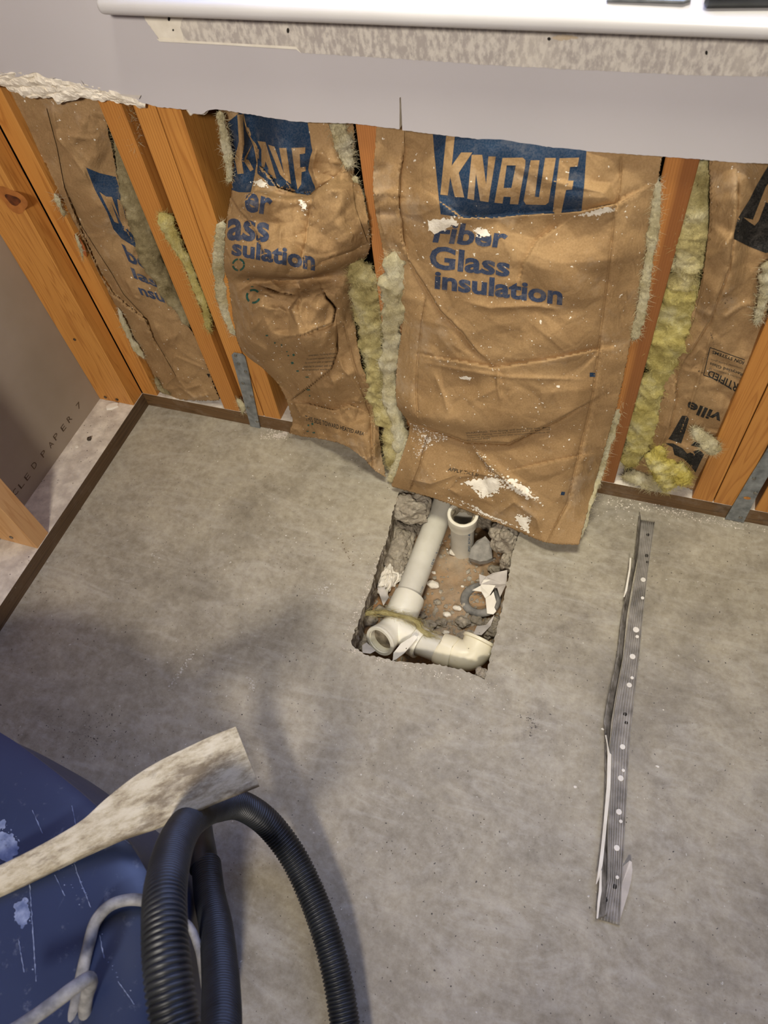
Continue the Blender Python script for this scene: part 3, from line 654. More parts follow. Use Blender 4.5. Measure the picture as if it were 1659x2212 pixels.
strap([(541, 921), (562, 926), (536, 800), (529, 772), (523, 766), (504, 763), (500, 767)][::1], 0.0045, 'grey galvanised strap nailed over the studs left of the crumpled batt',
      [(509, 768), (516, 785), (531, 802), (525, 827), (544, 856), (537, 880), (556, 910)])
strap([(1566, 1121), (1606, 1129), (1640, 1062), (1700, 960), (1700, 900), (1659, 968), (1620, 1030)], 0.0045, 'wide galvanised strap at the lower right edge, fixed over the doubled studs',
      [(1629, 1033), (1632, 1064), (1600, 1117)], [(1614, 1076)])

# ================================================================== INSULATION
def batt(label, loc): return thing('insulation_batt', loc, label, 'insulation')
B0 = batt('narrow paper-faced batt in the corner bay, its logo cut off at the stud', (0.12, 0.04, PZ))
B1 = batt('badly crumpled paper-faced batt bulging between the strapped studs and the reddish stud', (0.47, 0.04, 0.0))
B2 = batt('large smooth paper-faced batt in the centre with a whole blue logo, hanging over the pit', (0.8, 0.04, 0.0))
B3 = batt('yellow batt on the right whose paper has black upside-down print', (1.09, 0.04, PZ))

# --- centre batt
R2 = [[(814, 258, -.004), (880, 262, -.012), (978, 272, -.004), (1100, 282, -.003), (1232, 297, -.003), (1346, 312, -.004), (1434, 318, -.008)],
      [(812, 300, .004), (878, 300, -.014), (972, 305, .006), (1100, 315, .010), (1232, 330, .012), (1343, 345, .006), (1428, 350, -.002)],
      [(806, 400, .012), (872, 400, -.004), (962, 402, .018), (1100, 410, .025), (1240, 420, .025), (1340, 425, .014), (1416, 425, -.002)],
      [(814, 470, .010), (872, 460, .0), (950, 462, .022), (1080, 478, .018), (1220, 470, .016), (1330, 470, .018), (1404, 490, .0)],
      [(836, 575, .010), (884, 570, .006), (960, 570, .026), (1090, 570, .036), (1220, 575, .038), (1320, 580, .024), (1388, 590, .002)],
      [(868, 680, .008), (905, 690, .022), (990, 690, .040), (1100, 690, .044), (1220, 690, .040), (1305, 690, .024), (1371, 690, .003)],
      [(857, 790, .012), (900, 795, .030), (990, 795, .045), (1090, 800, .050), (1200, 790, .046), (1290, 785, .030), (1352, 790, .006)],
      [(857, 872, .028), (900, 888, .052), (985, 900, .068), (1090, 905, .070), (1190, 888, .058), (1270, 880, .040), (1332, 880, .012)],
      [(884, 922, .034), (930, 935, .050), (1010, 952, .060), (1090, 960, .062), (1180, 945, .056), (1255, 950, .048), (1312, 950, .022)],
      [(863, 1000, .072), (910, 1015, .080), (1000, 1025, .085), (1080, 1035, .086), (1170, 1040, .082), (1240, 1035, .070), (1288, 1035, .040)],
      [(845, 1050, .088), (885, 1062, .092), (950, 1081, .098), (1030, 1113, .108), (1110, 1144, .120), (1180, 1172, .130), (1250, 1177, .125)]]
cr2 = [([(945, 430), (1000, 470), (1060, 470), (1130, 463), (1200, 460), (1255, 456), (1330, 440), (1400, 400)], .007, 5, 's'),
       ([(876, 290), (872, 330), (863, 380), (861, 440), (872, 520), (884, 568)], .009, 4, 's'), ([(870, 545), (884, 565), (920, 620), (950, 670), (1000, 720), (1030, 760), (1060, 785)], -.009, 5, 's'),
       ([(900, 765), (1000, 782), (1070, 795), (1180, 778), (1290, 755), (1360, 745)], .005, 5, 's'),
       ([(1075, 795), (1076, 840), (1082, 870)], .004, 5, 'r'), ([(1010, 870), (1080, 835)], .003, 6, 'r'), ([(935, 800), (960, 860), (970, 900)], .003, 6, 'r'),
       ([(1290, 860), (1200, 910), (1100, 958), (1010, 955), (900, 915), (880, 900)], .010, 6, 's'),
       ([(1020, 965), (1060, 1010), (1090, 1035), (1140, 1070), (1160, 1085)], .007, 6, 'r'),
       ([(1090, 1020), (1180, 1000), (1300, 975)], .003, 6, 's'), ([(1090, 1030), (1000, 1020), (930, 1045), (860, 1030)], .004, 7, 'r'), ([(1060, 1120), (1110, 1085), (1160, 1120), (1170, 1160)], .004, 7, 'r'),
       ([(1000, 1075), (970, 1055), (990, 1030), (1040, 1025)], .003, 6, 'r'), ([(1220, 480), (1160, 520), (1130, 570), (1120, 620)], -.006, 8, 's'),
       ([(1000, 650), (1060, 665), (1150, 660), (1220, 670)], .004, 8, 'r'), ([(900, 780), (1000, 800), (1100, 815), (1280, 820)], .0025, 4, 'r'), ([(800, 420), (830, 415), (870, 420)], .005, 6, 'r'), ([(810, 460), (860, 462)], -.004, 5, 'r'),
       ([(1347, 318), (1343, 345), (1340, 400), (1328, 470), (1313, 600), (1300, 700), (1290, 785), (1280, 860), (1250, 985), (1225, 1090), (1180, 1172)], -.0030, 1.5, 'g'), ([(920, 640), (910, 700), (900, 790), (898, 840), (902, 905)], .0030, 1.5, 'g'), ([(924, 938), (905, 1010), (884, 1060)], .0030, 1.5, 'g')]
S2 = sheet('paper_facing', R2, 250, 380, B2, cr2, 90, (.0006, .0026), (3, 12), (40, 160), 21, .004, relief=1.15, cgain=1.35, fac=((95, .0085), (42, .0028), (18, .0006)))
kn = [[(545, 128), (600, 130), (580, 320), (640, 235), (712, 235), (625, 365), (660, 523), (600, 520), (570, 392), (555, 510), (507, 505)],
      [(708, 250), (775, 250), (800, 440), (815, 260), (862, 262), (815, 553), (762, 545), (735, 370), (722, 540), (680, 530)],
      [[(905, 270), (1035, 268), (1052, 285), (1050, 320), (1005, 568), (952, 565), (958, 520), (912, 518), (905, 562), (853, 556)], [(932, 318), (990, 318), (962, 462), (912, 462)]],
      [(1085, 285), (1142, 285), (1112, 518), (1138, 522), (1178, 270), (1247, 270), (1200, 555), (1180, 571), (1055, 568), (1040, 545)],
      [(1270, 272), (1395, 268), (1386, 325), (1337, 328), (1325, 415), (1360, 415), (1350, 472), (1312, 475), (1280, 625), (1225, 628)]]
o78 = (780, 250); s78 = 2.9625
decal('printed_logo', [[(933, 262), (1268, 300), (1267, 326), (1262, 400), (1256, 456), (1200, 461), (1130, 464), (1040, 474), (1000, 470), (952, 463), (948, 430), (938, 330)]], S2, .0006, 'blue')['label'] = 'dark blue logo panel'
lg = bpy.data.objects['printed_logo']
decal('logo_lettering', [CR(o78, s78, kn_) if isinstance(kn_[0], tuple) else [CR(o78, s78, q_) for q_ in kn_] for kn_ in kn], S2, .0012, 'paper')
text_decal('printed_text', 'Fiber', [(945, 477), (1100, 492), (1093, 537), (934, 524)], S2, 'blue2', .03)
text_decal('printed_text', 'Glass', [(930, 528), (1104, 556), (1100, 599), (926, 580)], S2, 'blue2', .03)
text_decal('printed_text', 'insulation', [(940, 584), (1217, 618), (1214, 660), (938, 624)], S2, 'blue2', .035)
text_decal('printed_text', 'WARNING: This facing will burn. Do not leave', [(1006, 934), (1188, 921), (1188, 926), (1006, 939)], S2, 'grey_ink', .01, maxlen=12)
for k_ in range(3): text_decal('printed_text', ['exposed. Facing must be covered with an approved', 'material in contact with the unexposed surface of', 'the interior finish.'][k_], [(1008, 940+k_*4.5), ((1188, 1188, 1060)[k_], (926, 932, 944)[k_]), ((1188, 1188, 1060)[k_], (929.5, 935.5, 947.5)[k_]), (1008, 943.5+k_*4.5)], S2, 'grey_ink', .01, maxlen=12)
text_decal('printed_text', 'APPLY THIS SI', [(970, 1009), (1034, 1023), (1032, 1029), (967, 1017)], S2, 'black', .01, maxlen=12)
decal('blue_mark', [[(1274, 805), (1286, 805), (1286, 814), (1274, 814)]], S2, .0007, 'blue'); decal('blue_mark', [[(1213, 1062), (1221, 1063), (1219, 1070), (1211, 1069)]], S2, .0007, 'blue')
# stapling flanges down both sides
decal('flange', [[(812, 262), (874, 265), (872, 330), (862, 380), (860, 440), (870, 480), (872, 520), (882, 565), (860, 560), (838, 530), (822, 480), (820, 440), (806, 410), (812, 370), (816, 320)]], S2, .004, 'paper', None, 9)
decal('flange', [[(884, 575), (920, 640), (910, 700), (900, 790), (898, 840), (900, 900), (905, 915), (868, 888), (858, 860), (859, 790), (868, 690)]], S2, .0008, 'paper', None, 9)
decal('flange', [[(896, 925), (924, 938), (905, 1010), (884, 1060), (848, 1050), (866, 1000), (884, 940)]], S2, .0008, 'paper', None, 9)
decal('flange', [[(1347, 318), (1343, 345), (1340, 400), (1328, 470), (1313, 600), (1300, 700), (1290, 785), (1280, 860), (1250, 985), (1225, 1090), (1178, 1172), (1250, 1174), (1288, 1030), (1310, 950), (1330, 880), (1350, 790), (1370, 690), (1387, 590), (1403, 490), (1414, 425), (1427, 350), (1432, 322)]], S2, .0008, 'paper', None, 9)
# plaster smears
flakes('plaster_smear', CR(o78, s78, [(415, 665), (520, 655), (600, 655), (640, 690), (560, 715), (500, 745), (460, 760), (420, 715)]), 90, S2, 'gypsum', (1, 4), seed=1)
flakes('plaster_smear', CR(o78, s78, [(710, 720), (800, 720), (835, 765), (760, 780)]), 60, S2, 'gypsum', (1, 3), seed=2)
o8 = (780, 700)
flakes('plaster_smear', CR(o8, s78, [(640, 1010), (760, 985), (880, 975), (900, 1040), (850, 1085), (780, 1112), (740, 1060)]), 260, S2, 'gypsum', (1, 6), seed=3)
flakes('plaster_smear', CR(o8, s78, [(900, 1000), (960, 985), (1060, 1045), (1130, 1130), (1050, 1105), (960, 1060)]), 160, S2, 'gypsum', (1, 5), seed=4)
flakes('plaster_smear', CR(o8, s78, [(985, 1220), (1080, 1235), (1060, 1315), (1020, 1290)]), 200, S2, 'gypsum', (1, 5), seed=5)
flakes('plaster_smear', CR(o8, s78, [(330, 650), (420, 690), (560, 720), (430, 780), (360, 840)]), 420, S2, 'dust', (.6, 3), seed=6, core=False)
flakes('plaster_smear', CR(o8, s78, [(780, 1000), (900, 960), (730, 780), (720, 800), (860, 960)]), 120, S2, 'gypsum', (.6, 3), seed=7, core=False)
flakes('plaster_smear', CR(o78, s78, [(1380, 640), (1560, 585), (1640, 600), (1500, 640)]), 90, S2, 'gypsum', (1, 3), seed=8)
flakes('plaster_smear', CR(o8, s78, [(560, 1130), (640, 1135), (740, 1175), (760, 1220), (900, 1255), (980, 1290), (1020, 1310), (900, 1275), (700, 1180)]), 200, S2, 'gypsum', (1, 4), seed=9, core=False)
flakes('plaster_smear', [(870, 420), (1330, 480), (1280, 880), (1180, 1120), (900, 1040), (890, 700)], 420, S2, 'gypsum', (.4, 2.2), seed=10, core=False)
flakes('plaster_smear', CR(o8, s78, [(620, 335), (715, 345), (700, 360), (650, 355)]), 20, S2, 'gypsum', (1, 2), seed=12)
# glass wool showing at its edges
fluff('fibreglass', [(856, 540, .010, 22), (850, 610, .012, 27), (848, 690, .012, 22), (842, 780, .010, 17), (846, 860, .016, 16), (862, 920, .03, 15), (866, 985, .05, 12)], 'fl_cream', B2, .5, .4, 1400, 3)
fluff('fibreglass', [(1422, 385, .002, 6), (1414, 480, .003, 10), (1399, 580, .004, 10), (1382, 690, .005, 9), (1369, 735, .005, 8)], 'fl_cream', B2, .5, .3, 500, 4)
fluff('fibreglass', [(1352, 800, -.01, 9), (1333, 890, -.002, 9), (1310, 960, .012, 9), (1292, 1030, .03, 8), (1270, 1095, .08, 9), (1246, 1155, .112, 11), (1232, 1165, .11, 8)], 'fl_cream', B2, .5, .35, 500, 5)
fluff('fibreglass', [(878, 945, .035, 8), (858, 1000, .06, 8), (842, 1042, .078, 7)], 'fl_cream', B2, .5, .3, 250, 6)
fluff('fibreglass', [(830, 270, .03, 1), (850, 500, .0, 60), (950, 700, .0, 60), (1000, 900, .0, 60)], 'fl_cream', B2, .1, .0, 1, 7) if False else None

# --- crumpled batt
R1 = [[(468, 226, -.034), (505, 226, -.022), (543, 230, -.040), (600, 238, -.006), (660, 242, -.008), (715, 248, -.010), (764, 252, -.022)],
      [(490, 300, -.034), (520, 300, -.018), (548, 300, -.040), (600, 305, .0), (655, 310, .0), (710, 320, -.004), (766, 330, -.024)],
      [(500, 370, -.032), (520, 375, -.018), (552, 370, -.030), (605, 365, .002), (655, 375, .0), (712, 378, .012), (768, 385, -.018)],
      [(500, 412, -.028), (530, 410, -.010), (562, 408, .008), (610, 413, .006), (660, 416, .004), (715, 402, .022), (776, 398, .0)],
      [(492, 455, .0), (525, 438, .024), (560, 428, .034), (610, 440, .034), (672, 436, .030), (730, 420, .036), (787, 428, .010)],
      [(486, 510, .010), (520, 510, .036), (565, 510, .052), (620, 510, .056), (670, 515, .050), (735, 490, .046), (797, 490, .010)],
      [(484, 575, .010), (515, 578, .036), (560, 580, .054), (615, 588, .062), (665, 588, .056), (735, 558, .046), (800, 535, .008)],
      [(492, 606, .0), (520, 608, .010), (565, 606, .010), (615, 606, .012), (668, 604, .010), (735, 592, .008), (782, 572, -.006)],
      [(497, 640, .0), (525, 645, .030), (565, 645, .040), (620, 650, .045), (680, 645, .040), (730, 640, .024), (768, 630, -.006)],
      [(505, 700, .0), (535, 705, .032), (575, 715, .050), (635, 725, .056), (690, 725, .048), (735, 705, .020), (768, 700, .0)],
      [(525, 760, .0), (555, 775, .016), (590, 785, .030), (640, 790, .034), (690, 785, .030), (735, 780, .022), (780, 780, .006)],
      [(600, 828, .0), (625, 848, .002), (648, 855, .006), (680, 858, .010), (710, 855, .016), (755, 850, .020), (803, 852, .010)],
      [(630, 900, .002), (650, 905, .006), (680, 905, .015), (710, 905, .022), (740, 905, .030), (780, 905, .030), (814, 905, .014)],
      [(628, 925, .008), (650, 928, .010), (690, 935, .020), (730, 942, .034), (765, 955, .046), (800, 970, .052), (824, 978, .042)],
      [(625, 936, .010), (655, 943, .012), (700, 949, .026), (745, 962, .042), (785, 990, .058), (808, 1014, .068), (833, 1030, .070)]]
o5 = (420, 230); s5 = 3.456; o6 = (420, 560); s6_ = 3.456
cr1 = [(CR(o5, s5, [(460, 320), (480, 430), (560, 520), (620, 610), (760, 650), (870, 660), (930, 610), (1100, 490)]), .013, 4, 's'), (CR(o5, s5, [(360, 40), (385, 150), (430, 260), (470, 340), (480, 440)]), -.014, 4, 's'),
       (CR(o5, s5, [(250, 640), (330, 770), (400, 850), (470, 960), (500, 1060), (550, 1140)]), -.006, 4, 's'),
       (CR(o5, s5, [(880, 700), (850, 900), (840, 1000), (810, 1100), (830, 1200)]), -.008, 4, 's'),
       (CR(o5, s5, [(880, 1200), (1000, 1130), (1150, 1080), (1290, 1020)]), -.008, 4, 's'), (CR(o5, s5, [(640, 870), (640, 1060)]), .003, 6, 'r'),
       (CR(o5, s5, [(520, 1280), (640, 1300), (800, 1290), (930, 1270)]), -.007, 5, 's'), (CR(o5, s5, [(330, 760), (450, 620), (480, 540)]), .006, 6, 'r'),
       (CR(o5, s5, [(920, 260), (880, 450), (920, 600)]), .006, 6, 'r'), (CR(o5, s5, [(1000, 180), (1060, 330), (1110, 430), (1010, 420)]), .006, 5, 's'),
       (CR(o5, s5, [(590, 560), (640, 610), (690, 570), (740, 640)]), .006, 5, 'r'), (CR(o5, s5, [(770, 690), (830, 780), (870, 800)]), .004, 5, 'r'),
       (CR(o6, s6_, [(490, 200), (620, 250), (760, 270)]), .006, 6, 's'), (CR(o6, s6_, [(780, 170), (795, 290), (780, 410)]), -.008, 5, 's'),
       (CR(o6, s6_, [(940, 190), (980, 290), (1050, 370), (1030, 480), (820, 560), (640, 600)]), .010, 5, 's'), (CR(o6, s6_, [(520, 380), (640, 370), (720, 420)]), .005, 6, 'r'),
       (CR(o6, s6_, [(400, 420), (480, 350), (620, 370)]), .004, 6, 'r'), (CR(o6, s6_, [(1060, 470), (1060, 700), (1020, 820), (880, 930), (720, 1050)]), .010, 6, 's'),
       (CR(o6, s6_, [(1060, 700), (1110, 820), (1180, 900), (1300, 1100)]), .004, 8, 'r'), (CR(o6, s6_, [(720, 1070), (850, 1080), (1040, 1130), (1160, 1090), (1280, 1140)]), .005, 6, 's'),
       (CR(o6, s6_, [(760, 930), (800, 1000), (900, 930)]), .005, 6, 'r'), (CR(o6, s6_, [(740, 1060), (800, 1170), (860, 1190)]), .006, 6, 'r'),
       (CR(o6, s6_, [(1000, 850), (1060, 960), (930, 960)]), .004, 7, 'r'), (CR(o6, s6_, [(1190, 760), (1270, 950), (1320, 1160), (1330, 1500)]), -.003, 4, 's'), (CR(o6, s6_, [(1065, 460), (1120, 480), (1190, 770), (1250, 960), (1280, 1060), (1330, 1180), (1335, 1590)]), -.0030, 1.5, 'g')]
S1 = sheet('paper_facing', R1, 150, 360, B1, cr1, 170, (.001, .0042), (3, 11), (25, 110), 33, .006, relief=1.35, cgain=1.5, fac=((64, .0130), (32, .0062), (15, .0016)))
decal('printed_logo', [jag(CR(o5, s5, [(245, 120), (320, 60), (352, 40), (385, 180), (440, 290), (465, 420), (440, 560), (420, 640), (330, 640), (260, 620), (255, 560), (300, 440), (255, 370), (265, 230)]), 8, .6)], S1, .0006, 'blue')
decal('printed_logo', [jag(CR(o5, s5, [(362, 40), (600, 90), (845, 110), (880, 330), (862, 380), (850, 470), (905, 620), (850, 662), (770, 650), (640, 605), (560, 590), (520, 540), (470, 500), (470, 300), (400, 200)]), 8, .8)], S1, .0006, 'blue')
decal('logo_lettering', [CR(o5, s5, q_) for q_ in [[(320, 60), (362, 60), (372, 280), (352, 400), (368, 500), (322, 505), (300, 390), (332, 260)], [(432, 280), (385, 395), (405, 400), (442, 470), (418, 485), (370, 410), (375, 380)],
      [(470, 258), (530, 265), (612, 540), (580, 528), (530, 410), (520, 470), (500, 450), (500, 320)], [(550, 285), (598, 300), (668, 500), (632, 310), (686, 310), (722, 580), (690, 560), (640, 510)], [(725, 310), (828, 305), (826, 350), (786, 356), (790, 455), (828, 450), (831, 482), (800, 490), (797, 580), (770, 622), (752, 520)]]], S1, .0013, 'paper')
text_decal('printed_text', 'er', CR(o5, s5, [(385, 630), (585, 690), (570, 815), (368, 785)]), S1, 'blue2', .03)
text_decal('printed_text', 'ass', CR(o5, s5, [(250, 830), (562, 870), (555, 1015), (240, 1000)]), S1, 'blue2', .03)
text_decal('printed_text', 'sulation', CR(o5, s5, [(285, 985), (900, 1080), (900, 1230), (275, 1110)]), S1, 'blue2', .035)
text_decal('printed_text', 'THIS SIDE TOWARD HEATED AREA', CR(o6, s6_, [(825, 1165), (1268, 1292), (1262, 1318), (830, 1205)]), S1, 'black', .01, maxlen=12)
for k_ in range(5): text_decal('printed_text', ['WARNING: This facing will burn.', 'Do not leave exposed. Facing must', 'be covered with an approved', 'material in contact with the', 'unexposed surface'][k_], CR(o6, s6_, [(850 - k_*12, 715 + k_*26), (1060 - k_*10, 695 + k_*30), (1060 - k_*10, 712 + k_*30), (850 - k_*12, 732 + k_*26)]), S1, 'grey_ink', .01, maxlen=12)
def arc(cx, cy, r, a0, a1, w_, n_=7, e=1.0):
    a = [math.radians(a0 + (a1-a0)*i/n_) for i in range(n_+1)]
    return [(cx + r*math.cos(t), cy + e*r*math.sin(t)) for t in a] + [(cx + (r-w_)*math.cos(t), cy + e*(r-w_)*math.sin(t)) for t in a[::-1]]
gm = [arc(515, 572, 14, a, a + 75, 4) for a in (0, 95, 190, 280)] + [arc(547, 640, 16, a, a + 80, 4.5) for a in (20, 130, 240)]
for (x, y, w_, h_) in CR(o6, s6_, [(400, 150), (430, 205), (540, 570), (600, 625), (650, 640), (690, 690), (740, 715), (700, 720), (730, 775), (770, 835), (840, 880), (850, 975), (860, 1020), (880, 1230), (850, 1240), (890, 1295), (845, 1285)]) and [(*p, random.uniform(3, 9), random.uniform(2, 6)) for p in CR(o6, s6_, [(400, 150), (430, 205), (540, 570), (600, 625), (650, 640), (690, 690), (740, 715), (700, 720), (730, 775), (770, 835), (840, 880), (850, 975), (860, 1020), (880, 1230), (850, 1240), (890, 1295), (845, 1285)])]:
    gm.append([(x - w_/2, y - h_/3), (x + w_/3, y - h_/2), (x + w_/2, y + h_/3), (x - w_/4, y + h_/2)])
for q_ in gm[:7]: decal('recycling_arrow', [q_], S1, .0008, 'green', None, 6)
o = decal('printed_text', gm[7:], S1, .0008, 'green', None, 6); o['kind'] = 'stuff'
decal('blue_mark', [CR(o5, s5, [(1025, 585), (1050, 580), (1048, 620), (1020, 625)])], S1, .0007, 'blue2')
decal('flange', [CR(o5, s5, [(930, 110), (1000, 130), (1050, 280), (1085, 370), (1120, 440), (1010, 425), (990, 370), (940, 280), (910, 200)])], S1, .004, 'paper', None, 8)
decal('flange', [CR(o6, s6_, [(1060, 240), (1130, 190), (1195, 160), (1205, 460), (1215, 560), (1240, 740), (1300, 900), (1370, 1050), (1415, 1180), (1425, 1615), (1335, 1590), (1330, 1180), (1280, 1060), (1250, 960), (1190, 770), (1120, 480), (1065, 460)])], S1, .0008, 'paper', None, 8)
decal('paper_flap', [CR(o5, s5, [(1000, 560), (1100, 500), (1190, 480), (1180, 600), (1200, 760), (1290, 1010), (1180, 1080), (1000, 1140), (930, 1165), (860, 1110), (830, 1080), (845, 1000), (860, 850), (880, 720), (920, 620)])], S1, .006, 'paper', None, 7)
flakes('plaster_smear', CR(o5, s5, [(430, 560), (500, 540), (550, 570), (520, 600), (450, 590)]), 60, S1, 'gypsum', (.8, 3), seed=21)
flakes('plaster_smear', CR(o5, s5, [(770, 690), (830, 720), (840, 780), (800, 770)]), 60, S1, 'gypsum', (.8, 3), seed=22)
flakes('plaster_smear', [(500, 420), (790, 420), (780, 700), (800, 900), (700, 900), (520, 700)], 320, S1, 'gypsum', (.4, 2), seed=23, core=False)
fluff('fibreglass', [(474, 240, -.006, 8), (486, 300, -.010, 9), (494, 345, -.012, 8), (494, 395, -.012, 6)], 'fl_cream', B1, .5, .25, 200, 31)
fluff('fibreglass', [(482, 478, .006, 10), (476, 530, .006, 11), (474, 580, .004, 14), (478, 630, .002, 14), (490, 680, .0, 10), (508, 725, .0, 6)], 'fl_cream', B1, .5, .25, 400, 32)
fluff('fibreglass', [(726, 262, -.012, 18), (736, 300, -.012, 19), (750, 340, -.012, 14), (756, 362, -.006, 9)], 'fl_cream', B1, .6, .4, 500, 33)
fluff('fibreglass', [(766, 380, -.004, 6), (776, 430, -.002, 11), (786, 480, .002, 9), (790, 515, .002, 5)], 'fl_cream', B1, .6, .35, 250, 34)
fluff('fibreglass', [(758, 568, .016, 18), (778, 592, .010, 26), (790, 650, -.002, 26), (800, 720, -.004, 28), (810, 790, -.002, 26), (826, 860, .008, 25), (846, 920, .028, 24), (850, 970, .045, 21), (848, 1020, .06, 12)], 'fl_pale', B1, .5, .45, 3000, 35, 120)

# --- corner batt
R0 = [[(14, 180, -.016), (66, 185, -.014), (118, 190, -.010), (168, 195, -.012), (214, 198, -.016)],
      [(50, 260, -.016), (96, 260, -.012), (138, 262, -.004), (188, 268, -.008), (232, 274, -.018)],
      [(119, 400, -.016), (152, 405, -.010), (187, 405, -.002), (225, 410, -.008), (262, 414, -.020)],
      [(180, 520, -.016), (207, 530, -.010), (237, 535, -.004), (272, 538, -.008), (304, 545, -.020)],
      [(228, 620, -.016), (256, 625, -.010), (292, 630, -.004), (325, 632, -.010), (352, 636, -.020)],
      [(282, 720, -.014), (310, 725, -.010), (345, 725, -.006), (386, 725, -.010), (418, 722, -.018)],
      [(324, 795, -.012), (350, 800, -.010), (385, 805, -.006), (424, 805, -.010), (450, 800, -.014)],
      [(346, 846, -.010), (372, 860, -.006), (405, 864, -.002), (440, 866, -.004), (474, 864, -.008)]]
cr0 = [([(110, 220), (125, 300), (150, 330)], .005, 6, 'r'), ([(135, 290), (185, 300), (215, 295)], .004, 6, 'r'), ([(150, 330), (180, 370), (195, 400)], .004, 6, 'r'),
       ([(138, 400), (176, 500), (215, 590), (245, 635), (285, 668), (315, 690), (335, 740), (360, 775)], .010, 3, 's'), ([(270, 600), (290, 640), (310, 650)], .004, 5, 'r'),
       ([(330, 690), (350, 740), (390, 720)], .003, 6, 'r'), ([(370, 800), (400, 840), (440, 830)], .004, 5, 'r'), ([(380, 830), (420, 860), (460, 850)], .004, 5, 'r'), ([(355, 790), (380, 770), (450, 800)], .003, 5, 'r')]
S0 = sheet('paper_facing', R0, 80, 240, B0, cr0, 70, (.0008, .003), (3, 10), (25, 90), 44, .003, cgain=1.2, fac=((42, .0048), (18, .0016)))
o4 = (0, 400); s4_ = 3.606
decal('printed_logo', [[(186, 362), (215, 374), (250, 382), (262, 420), (285, 480), (299, 538), (262, 515), (245, 495), (232, 460), (205, 410)]], S0, .0006, 'blue')
decal('logo_lettering', [CR(o4, s4_, q_) for q_ in [[(775, 52), (825, 88), (872, 92), (935, 270), (912, 108), (945, 122), (1000, 345), (965, 335), (865, 130), (925, 300), (890, 285)], [(955, 130), (1000, 215), (1040, 372), (1002, 360)]]], S0, .0013, 'paper')
text_decal('printed_text', 'be', CR(o4, s4_, [(945, 455), (1130, 575), (1165, 670), (1005, 600)]), S0, 'blue2', .03)
text_decal('printed_text', 'las', CR(o4, s4_, [(1015, 640), (1215, 725), (1245, 805), (1045, 725)]), S0, 'blue2', .03)
text_decal('printed_text', 'nsul', CR(o4, s4_, [(1060, 770), (1280, 830), (1320, 930), (1100, 855)]), S0, 'blue2', .03)
decal('flange', [CR(o4, s4_, [(360, -600), (440, -300), (500, 20), (560, 180), (640, 330), (760, 520), (870, 690), (960, 850), (1110, 1010), (1180, 1160), (1370, 1490), (1290, 1560), (1160, 1380), (1010, 1120), (880, 880), (760, 680), (640, 480), (560, 330), (440, 50), (200, -500)])], S0, .004, 'paper', None, 8)
fluff('fibreglass', [(238, 250, -.020, 6), (262, 345, -.020, 12), (276, 400, -.022, 18), (298, 470, -.022, 24), (324, 540, -.022, 24), (354, 610, -.022, 20), (383, 660, -.022, 14), (408, 705, -.02, 8)], 'fl_grey', B0, .5, .3, 700, 41)
fluff('fibreglass', [(118, 418, .0, 5), (128, 440, .002, 5), (140, 468, .0, 3)], 'fl_cream', B0, .6, .4, 60, 42, 20)
fluff('fibreglass', [(162, 505, .001, 4), (168, 518, .002, 5), (180, 560, .0, 2)], 'fl_cream', B0, .6, .4, 40, 43, 20)
fluff('fibreglass', [(255, 665, -.004, 4), (270, 705, -.003, 6), (290, 745, -.003, 7), (312, 775, -.003, 4)], 'fl_cream', B0, .6, .35, 120, 44, 30)
fluff('fibreglass', [(335, 815, -.004, 4), (348, 840, -.003, 6), (368, 853, -.002, 4)], 'fl_grey', B0, .6, .35, 80, 45, 20)
decal('torn_hole', [jag(CR((420, 560), 3.456, [(88, 855), (118, 850), (135, 885), (110, 885)]), 3, 1.5)], S0, .0008, 'hole', None, 6)
decal('torn_hole', [jag(CR((420, 560), 3.456, [(128, 905), (150, 930), (185, 1005), (165, 990), (135, 930)]), 3, 1.5)], S0, .0008, 'hole', None, 6)

# --- strands of wool caught between the doubled studs, a thing of their own
def tuft(path, mat, label, **kw):
    o = fluff('insulation_tuft', path, mat, None, **kw); o['kind'] = 'stuff' if False else ''; del o['kind']; return tag(o, label, 'insulation')
tuft([(268, 228, -.012, 12), (278, 262, -.012, 11), (290, 300, -.008, 6), (296, 322, -.006, 3)], 'fl_cream', 'cream wool scrap poking out under the drywall between two studs', fib=200, seed=51, nl=30)
tuft([(345, 460, .004, 18), (362, 485, .005, 18), (378, 520, .002, 12), (400, 560, .0, 10), (420, 610, .0, 8), (440, 660, .0, 9), (452, 715, -.002, 5)], 'fl_yellow', 'long yellow wool strand caught in the gap between two grained studs', fib=700, seed=52, nl=60)
tuft([(512, 860, .003, 4), (524, 880, .004, 6), (524, 893, .004, 4)], 'fl_cream', 'small cream wool wisp behind the galvanised strap foot', fib=60, seed=53, nl=16)

